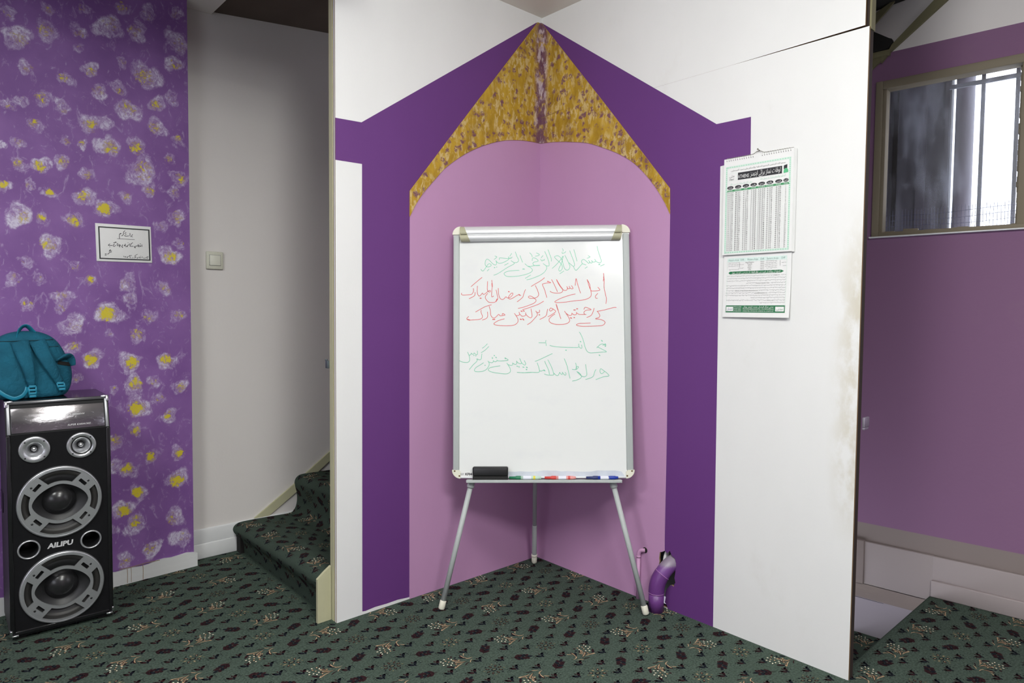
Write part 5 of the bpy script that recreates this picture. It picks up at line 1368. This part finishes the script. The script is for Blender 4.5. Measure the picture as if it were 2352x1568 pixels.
for fx, colm in zip(cx_, (C1, C2, C3, C4, C5, C6, C7, C8)):
    c = bpy.data.curves.new('t', 'FONT'); c.body = '\n'.join(colm); c.size = .0072; c.space_line = (.0194*CH)/.0072/1.0; c.align_x = 'CENTER'; c.align_y = 'TOP'; c.resolution_u = 1
    o = bpy.data.objects.new('t', c); COL.objects.link(o)
    dg = bpy.context.evaluated_depsgraph_get(); dg.update()
    m = o.evaluated_get(dg).to_mesh()
    V = [tuple(v.co) for v in m.vertices]; F = [tuple(p.vertices) for p in m.polygons]
    o.evaluated_get(dg).to_mesh_clear(); bpy.data.objects.remove(o); bpy.data.curves.remove(c)
    ymx, ymn = max(v[1] for v in V), min(v[1] for v in V)
    wdt = max(v[0] for v in V) - min(v[0] for v in V); sx_ = (.0235 if len(colm[5]) > 4 else .019) / wdt if len(colm[5]) > 2 else .9
    tz, bz_ = Zc(.352), Zc(.960)
    pr_.add([(X(fx) + v[0]*sx_, yf - .0004, tz + (v[1] - ymx)/(ymn - ymx)*(bz_ - tz)) for v in V], F, 4)
for k in range(32):
    z = Zc(.3515 + .0196*k); pr_.quad([(X(.06), yf - .0001, z - .00012), (X(.935), yf - .0001, z - .00012), (X(.935), yf - .0001, z + .00012), (X(.06), yf - .0001, z + .00012)], 0)
for fx in (.165, .280, .395, .510, .624, .743, .860):
    pr_.quad([(X(fx) - .00012, yf - .0001, Zc(.962)), (X(fx) + .00012, yf - .0001, Zc(.962)), (X(fx) + .00012, yf - .0001, Zc(.345)), (X(fx) - .00012, yf - .0001, Zc(.345))], 0)
PGMID = plain('mid_green_print', srgb(92, 186, 132), 0.6); PGHEAD = plain('header_green_print', srgb(66, 150, 98), 0.6); PALEG = plain('faint_green_print', srgb(204, 228, 214), 0.6); DIGIT = plain('grey_digit_print', (0.17, 0.17, 0.17, 1), 0.6)
# lower sheet, its right-hand bottom corner curling off the wall
LW0, LW1, LZ0, LZ1 = 0.0035, 0.2425, -0.5400, -CH
def low(x, z):
    u, v = (x - LW0)/(LW1 - LW0), (LZ1 - z)/(LZ1 - LZ0)
    return -0.0030 - 0.012*max(0, v - .15)**2*(0.35 + 0.65*u)
def lowmap(mb):
    mb.v = [(x, y + low(x, z), z) for x, y, z in mb.v]
f = MB(); N_ = 14
for yy, fl_ in ((0.0, 0), (0.0006, 1)):
    vs = [(LW0 + (LW1-LW0)*i/N_, yy, LZ0 + (LZ1-LZ0)*j/N_) for j in range(N_+1) for i in range(N_+1)]
    fs = [(j*(N_+1)+i, j*(N_+1)+i+1, (j+1)*(N_+1)+i+1, (j+1)*(N_+1)+i) for j in range(N_) for i in range(N_)]
    f.add(vs, [q[::-1] for q in fs] if fl_ else fs, 0, True)
lowmap(f); f.build('lower_page', PAPER, ca)
g = MB()
LX = lambda fx: LW0 + fx*(LW1 - LW0)
LZ = lambda fy: LZ1 - fy*(LZ1 - LZ0)
yl = -0.0004
def fine(pts, mi):       # subdivided flat shape so that it follows the curl
    g.prism(pts, d=0, y0=yl, mi=mi)
def hbar(x0, z0, x1, z1, mi, y=yl, n=10):
    for i in range(n):
        a, b = x0 + (x1-x0)*i/n, x0 + (x1-x0)*(i+1)/n
        g.quad([(a, y, z0), (b, y, z0), (b, y, z1), (a, y, z1)], mi)
for a in ((.055, .06, .058, .91), (.935, .06, .938, .91)): hbar(LX(a[0]), LZ(a[3]), LX(a[2]), LZ(a[1]), 1, n=1)
hbar(LX(.06), LZ(.115), LX(.935), LZ(.055), 5)
for fx, s_ in ((.155, 'Western Areas'), (.285, 'Diff'), (.445, 'Western Areas'), (.585, 'Diff'), (.735, 'Eastern Areas'), (.885, 'Diff')):
    g.text(s_, .0085, LX(fx), LZ(.088), yl - .0003, 6, fit=.039 if 'A' in s_ else .0125)
for j, s_ in enumerate(('Argos/Nauplion', 'Tripolis', 'Patra', 'Pirgos', 'Zante')):
    g.text(s_, .0064, LX(.40), LZ(.132 + .0285*j), yl - .0002, 4, fit=.0022*len(s_)); g.text('+%dmin' % (j + 4), .0055, LX(.585), LZ(.130 + .0285*j), yl - .0002, 4, fit=.014)
rl = random.Random(8)
def scrawl(x0, x1, z, hgt, mi, w=.00065, gap=None):
    x = x1
    while x > x0:
        if gap and gap[0] < x < gap[1] + .004: x = gap[0] - .001; continue
        L_ = rl.uniform(.004, .012)
        pts = [(x, z + rl.uniform(0, hgt))]
        k = 0
        while k < 4:
            k += 1; pts.append((x - L_*k/4, z + rl.uniform(-hgt*.35, hgt*.55)))
        g.ribbon(spline(pts, 2), w, yl - .0002, mi)
        if rl.random() < .5: g.ribbon([(x - L_*.4, z - hgt*.7), (x - L_*.5, z - hgt*.7)], w*1.2, yl - .0002, mi)
        x -= L_ + rl.uniform(.0008, .002)
for j in range(6):
    if j != 3 and j < 5: scrawl(LX(.085), LX(.24), LZ(.130 + .027*j), .0018, 4)
    if j < 5: scrawl(LX(.660), LX(.80), LZ(.126 + .027*j), .0018, 4)
    if j in (1, 3): scrawl(LX(.27), LX(.31), LZ(.135 + .028*j), .0012, 4); scrawl(LX(.885), LX(.93), LZ(.135 + .025*j), .0012, 4)
for x_ in (.245, .84): hbar(LX(x_), LZ(.205), LX(x_ + .004), LZ(.125), 4, n=1)
fine([(LX(.075), LZ(.290)), (LX(.10), LZ(.312)), (LX(.86), LZ(.312)), (LX(.90), LZ(.290)), (LX(.86), LZ(.268)), (LX(.10), LZ(.268))], 0)
g.text(ar('الصلوة کے پروگرام کی اہمیت سے نظام الاوقات کے بارے میں اہم مدنی پھول'), .0095, LX(.49), LZ(.290), yl - .0004, 3, fit=.172)
LT = ((.60, 3, 'Perpetual Calendar Chart'), (.36, 6, 'Software of http://prayer.dawateislami.net'), (.58, 7, 'prayer@dawateislami.net'), (.80, 0, 'ATHENS CITY'), (.72, 10, 'Athens city'))
LATIN = {j: (LX(fx) - .00105*len(s_), LX(fx) + .00105*len(s_)) for fx, j, s_ in LT}
for j, (a, b) in enumerate(((.05, .93), (.05, .93), (.05, .93), (.35, .93), (.05, .93), (.05, .93), (.05, .93), (.05, .93), (.05, .93), (.43, .93), (.05, .93), (.56, .93))):
    scrawl(LX(a + .012), LX(b), LZ(.345 + .0385*j), .0030, 2, gap=LATIN.get(j))
for fx, j, s_ in LT:
    g.text(s_, .0058, LX(fx), LZ(.347 + .0385*j), yl - .0003, 4, fit=.0020*len(s_))
hbar(LX(.05), LZ(.925), LX(.94), LZ(.812), 0)
for a, b in ((.062, .168), (.802, .925)): hbar(LX(a), LZ(.905), LX(b), LZ(.832), 3, yl - .0002, 2)
g.text(ar('فیضان'), .011, LX(.115), LZ(.868), yl - .0005, 7, fit=.020); g.text(ar('مدنی'), .010, LX(.863), LZ(.868), yl - .0005, 0, fit=.022)
g.text(ar('مدنی مرکز فیضان مدینہ ایتھنز یونان'), .0085, LX(.55), LZ(.835), yl - .0005, 3, fit=.108)
g.text('Email:maktaba@dawateislami.net  www.dawateislami.net', .0062, LX(.55), LZ(.868), yl - .0005, 3, fit=.110)
g.text('6940201786, 6947652100, 6948920116, 2106991127', .0056, LX(.55), LZ(.902), yl - .0005, 3, fit=.110)
for j in range(3): g.text('697%d-%d' % (4310 + 97*j, 61052 - 991*j), .0058, LX(.235), LZ(.838 + .032*j), yl - .0005, 3, fit=.030)
lowmap(g)
g.build('lower_print', [PGREEN, PALEG, INKGREY, PAPER, DIGIT, plain('header_tint', srgb(214, 232, 226), 0.6), plain('teal_grey_print', srgb(120, 150, 142), 0.6), plain('violet_print', srgb(90, 90, 150), 0.6)], ca)
BIND = plain('binding_wire', srgb(196, 196, 190), 0.4, 0.6)
for k0, k1 in ((0, 12), (16, 28)):      # two halves of wire spiral
    f = MB(); hp = []
    for i in range((k1 - k0)*12 + 1):
        a = 2*pi*i/12; x = 0.0105 + 0.00798*(k0 + i/12)
        hp.append((x, -0.0055 - 0.0066*cos(a), -0.0020 + 0.0058*sin(a)))
    f.tube(hp, 0.00045, 5); f.build('spiral_binding', BIND, ca)
for k in range(29):
    if not 13 <= k <= 15: pr_.prism([(0.0093 + 0.00798*k, -.0090), (0.0117 + 0.00798*k, -.0090), (0.0117 + 0.00798*k, -.0058), (0.0093 + 0.00798*k, -.0058)], d=0, y0=yf - .0001, mi=4)
f = MB(); f.tube([(0.004, -0.0055, 0.0016), (0.085, -0.0055, 0.0018), (0.105, -0.0055, 0.0035), (0.116, -0.004, 0.0105), (0.1235, -0.003, 0.0120), (0.131, -0.004, 0.0085), (0.142, -0.0055, 0.0030), (0.160, -0.0055, 0.0018), (0.241, -0.0055, 0.0016)], 0.0009, 6); f.build('hanger_wire', plain('dark_hanger', srgb(92, 88, 74), 0.5, 0.4), ca)
f = MB(RR @ Matrix.Translation((1.0375, 0, 1.6592))); f.tube([(0, 0.004, -0.0006), (-0.0015, -0.012, 0.0034)], 0.0010, 8); f.lathe([(0.0, -0.0130), (0.0026, -0.0126), (0.0026, -0.0118), (0.0010, -0.0116)], 12, T=Matrix.Translation((-0.0015, 0, 0.0034)))
tag(f.build('nail', plain('nail_steel', srgb(120, 116, 104), 0.4, 0.7)), 'bent steel nail in the white panel holding up the calendar wire', 'nail')
pr_.build('timetable_print', [PALEG, PGREENL, INKK, PAPER, DIGIT, PGMID, PGHEAD], ca)
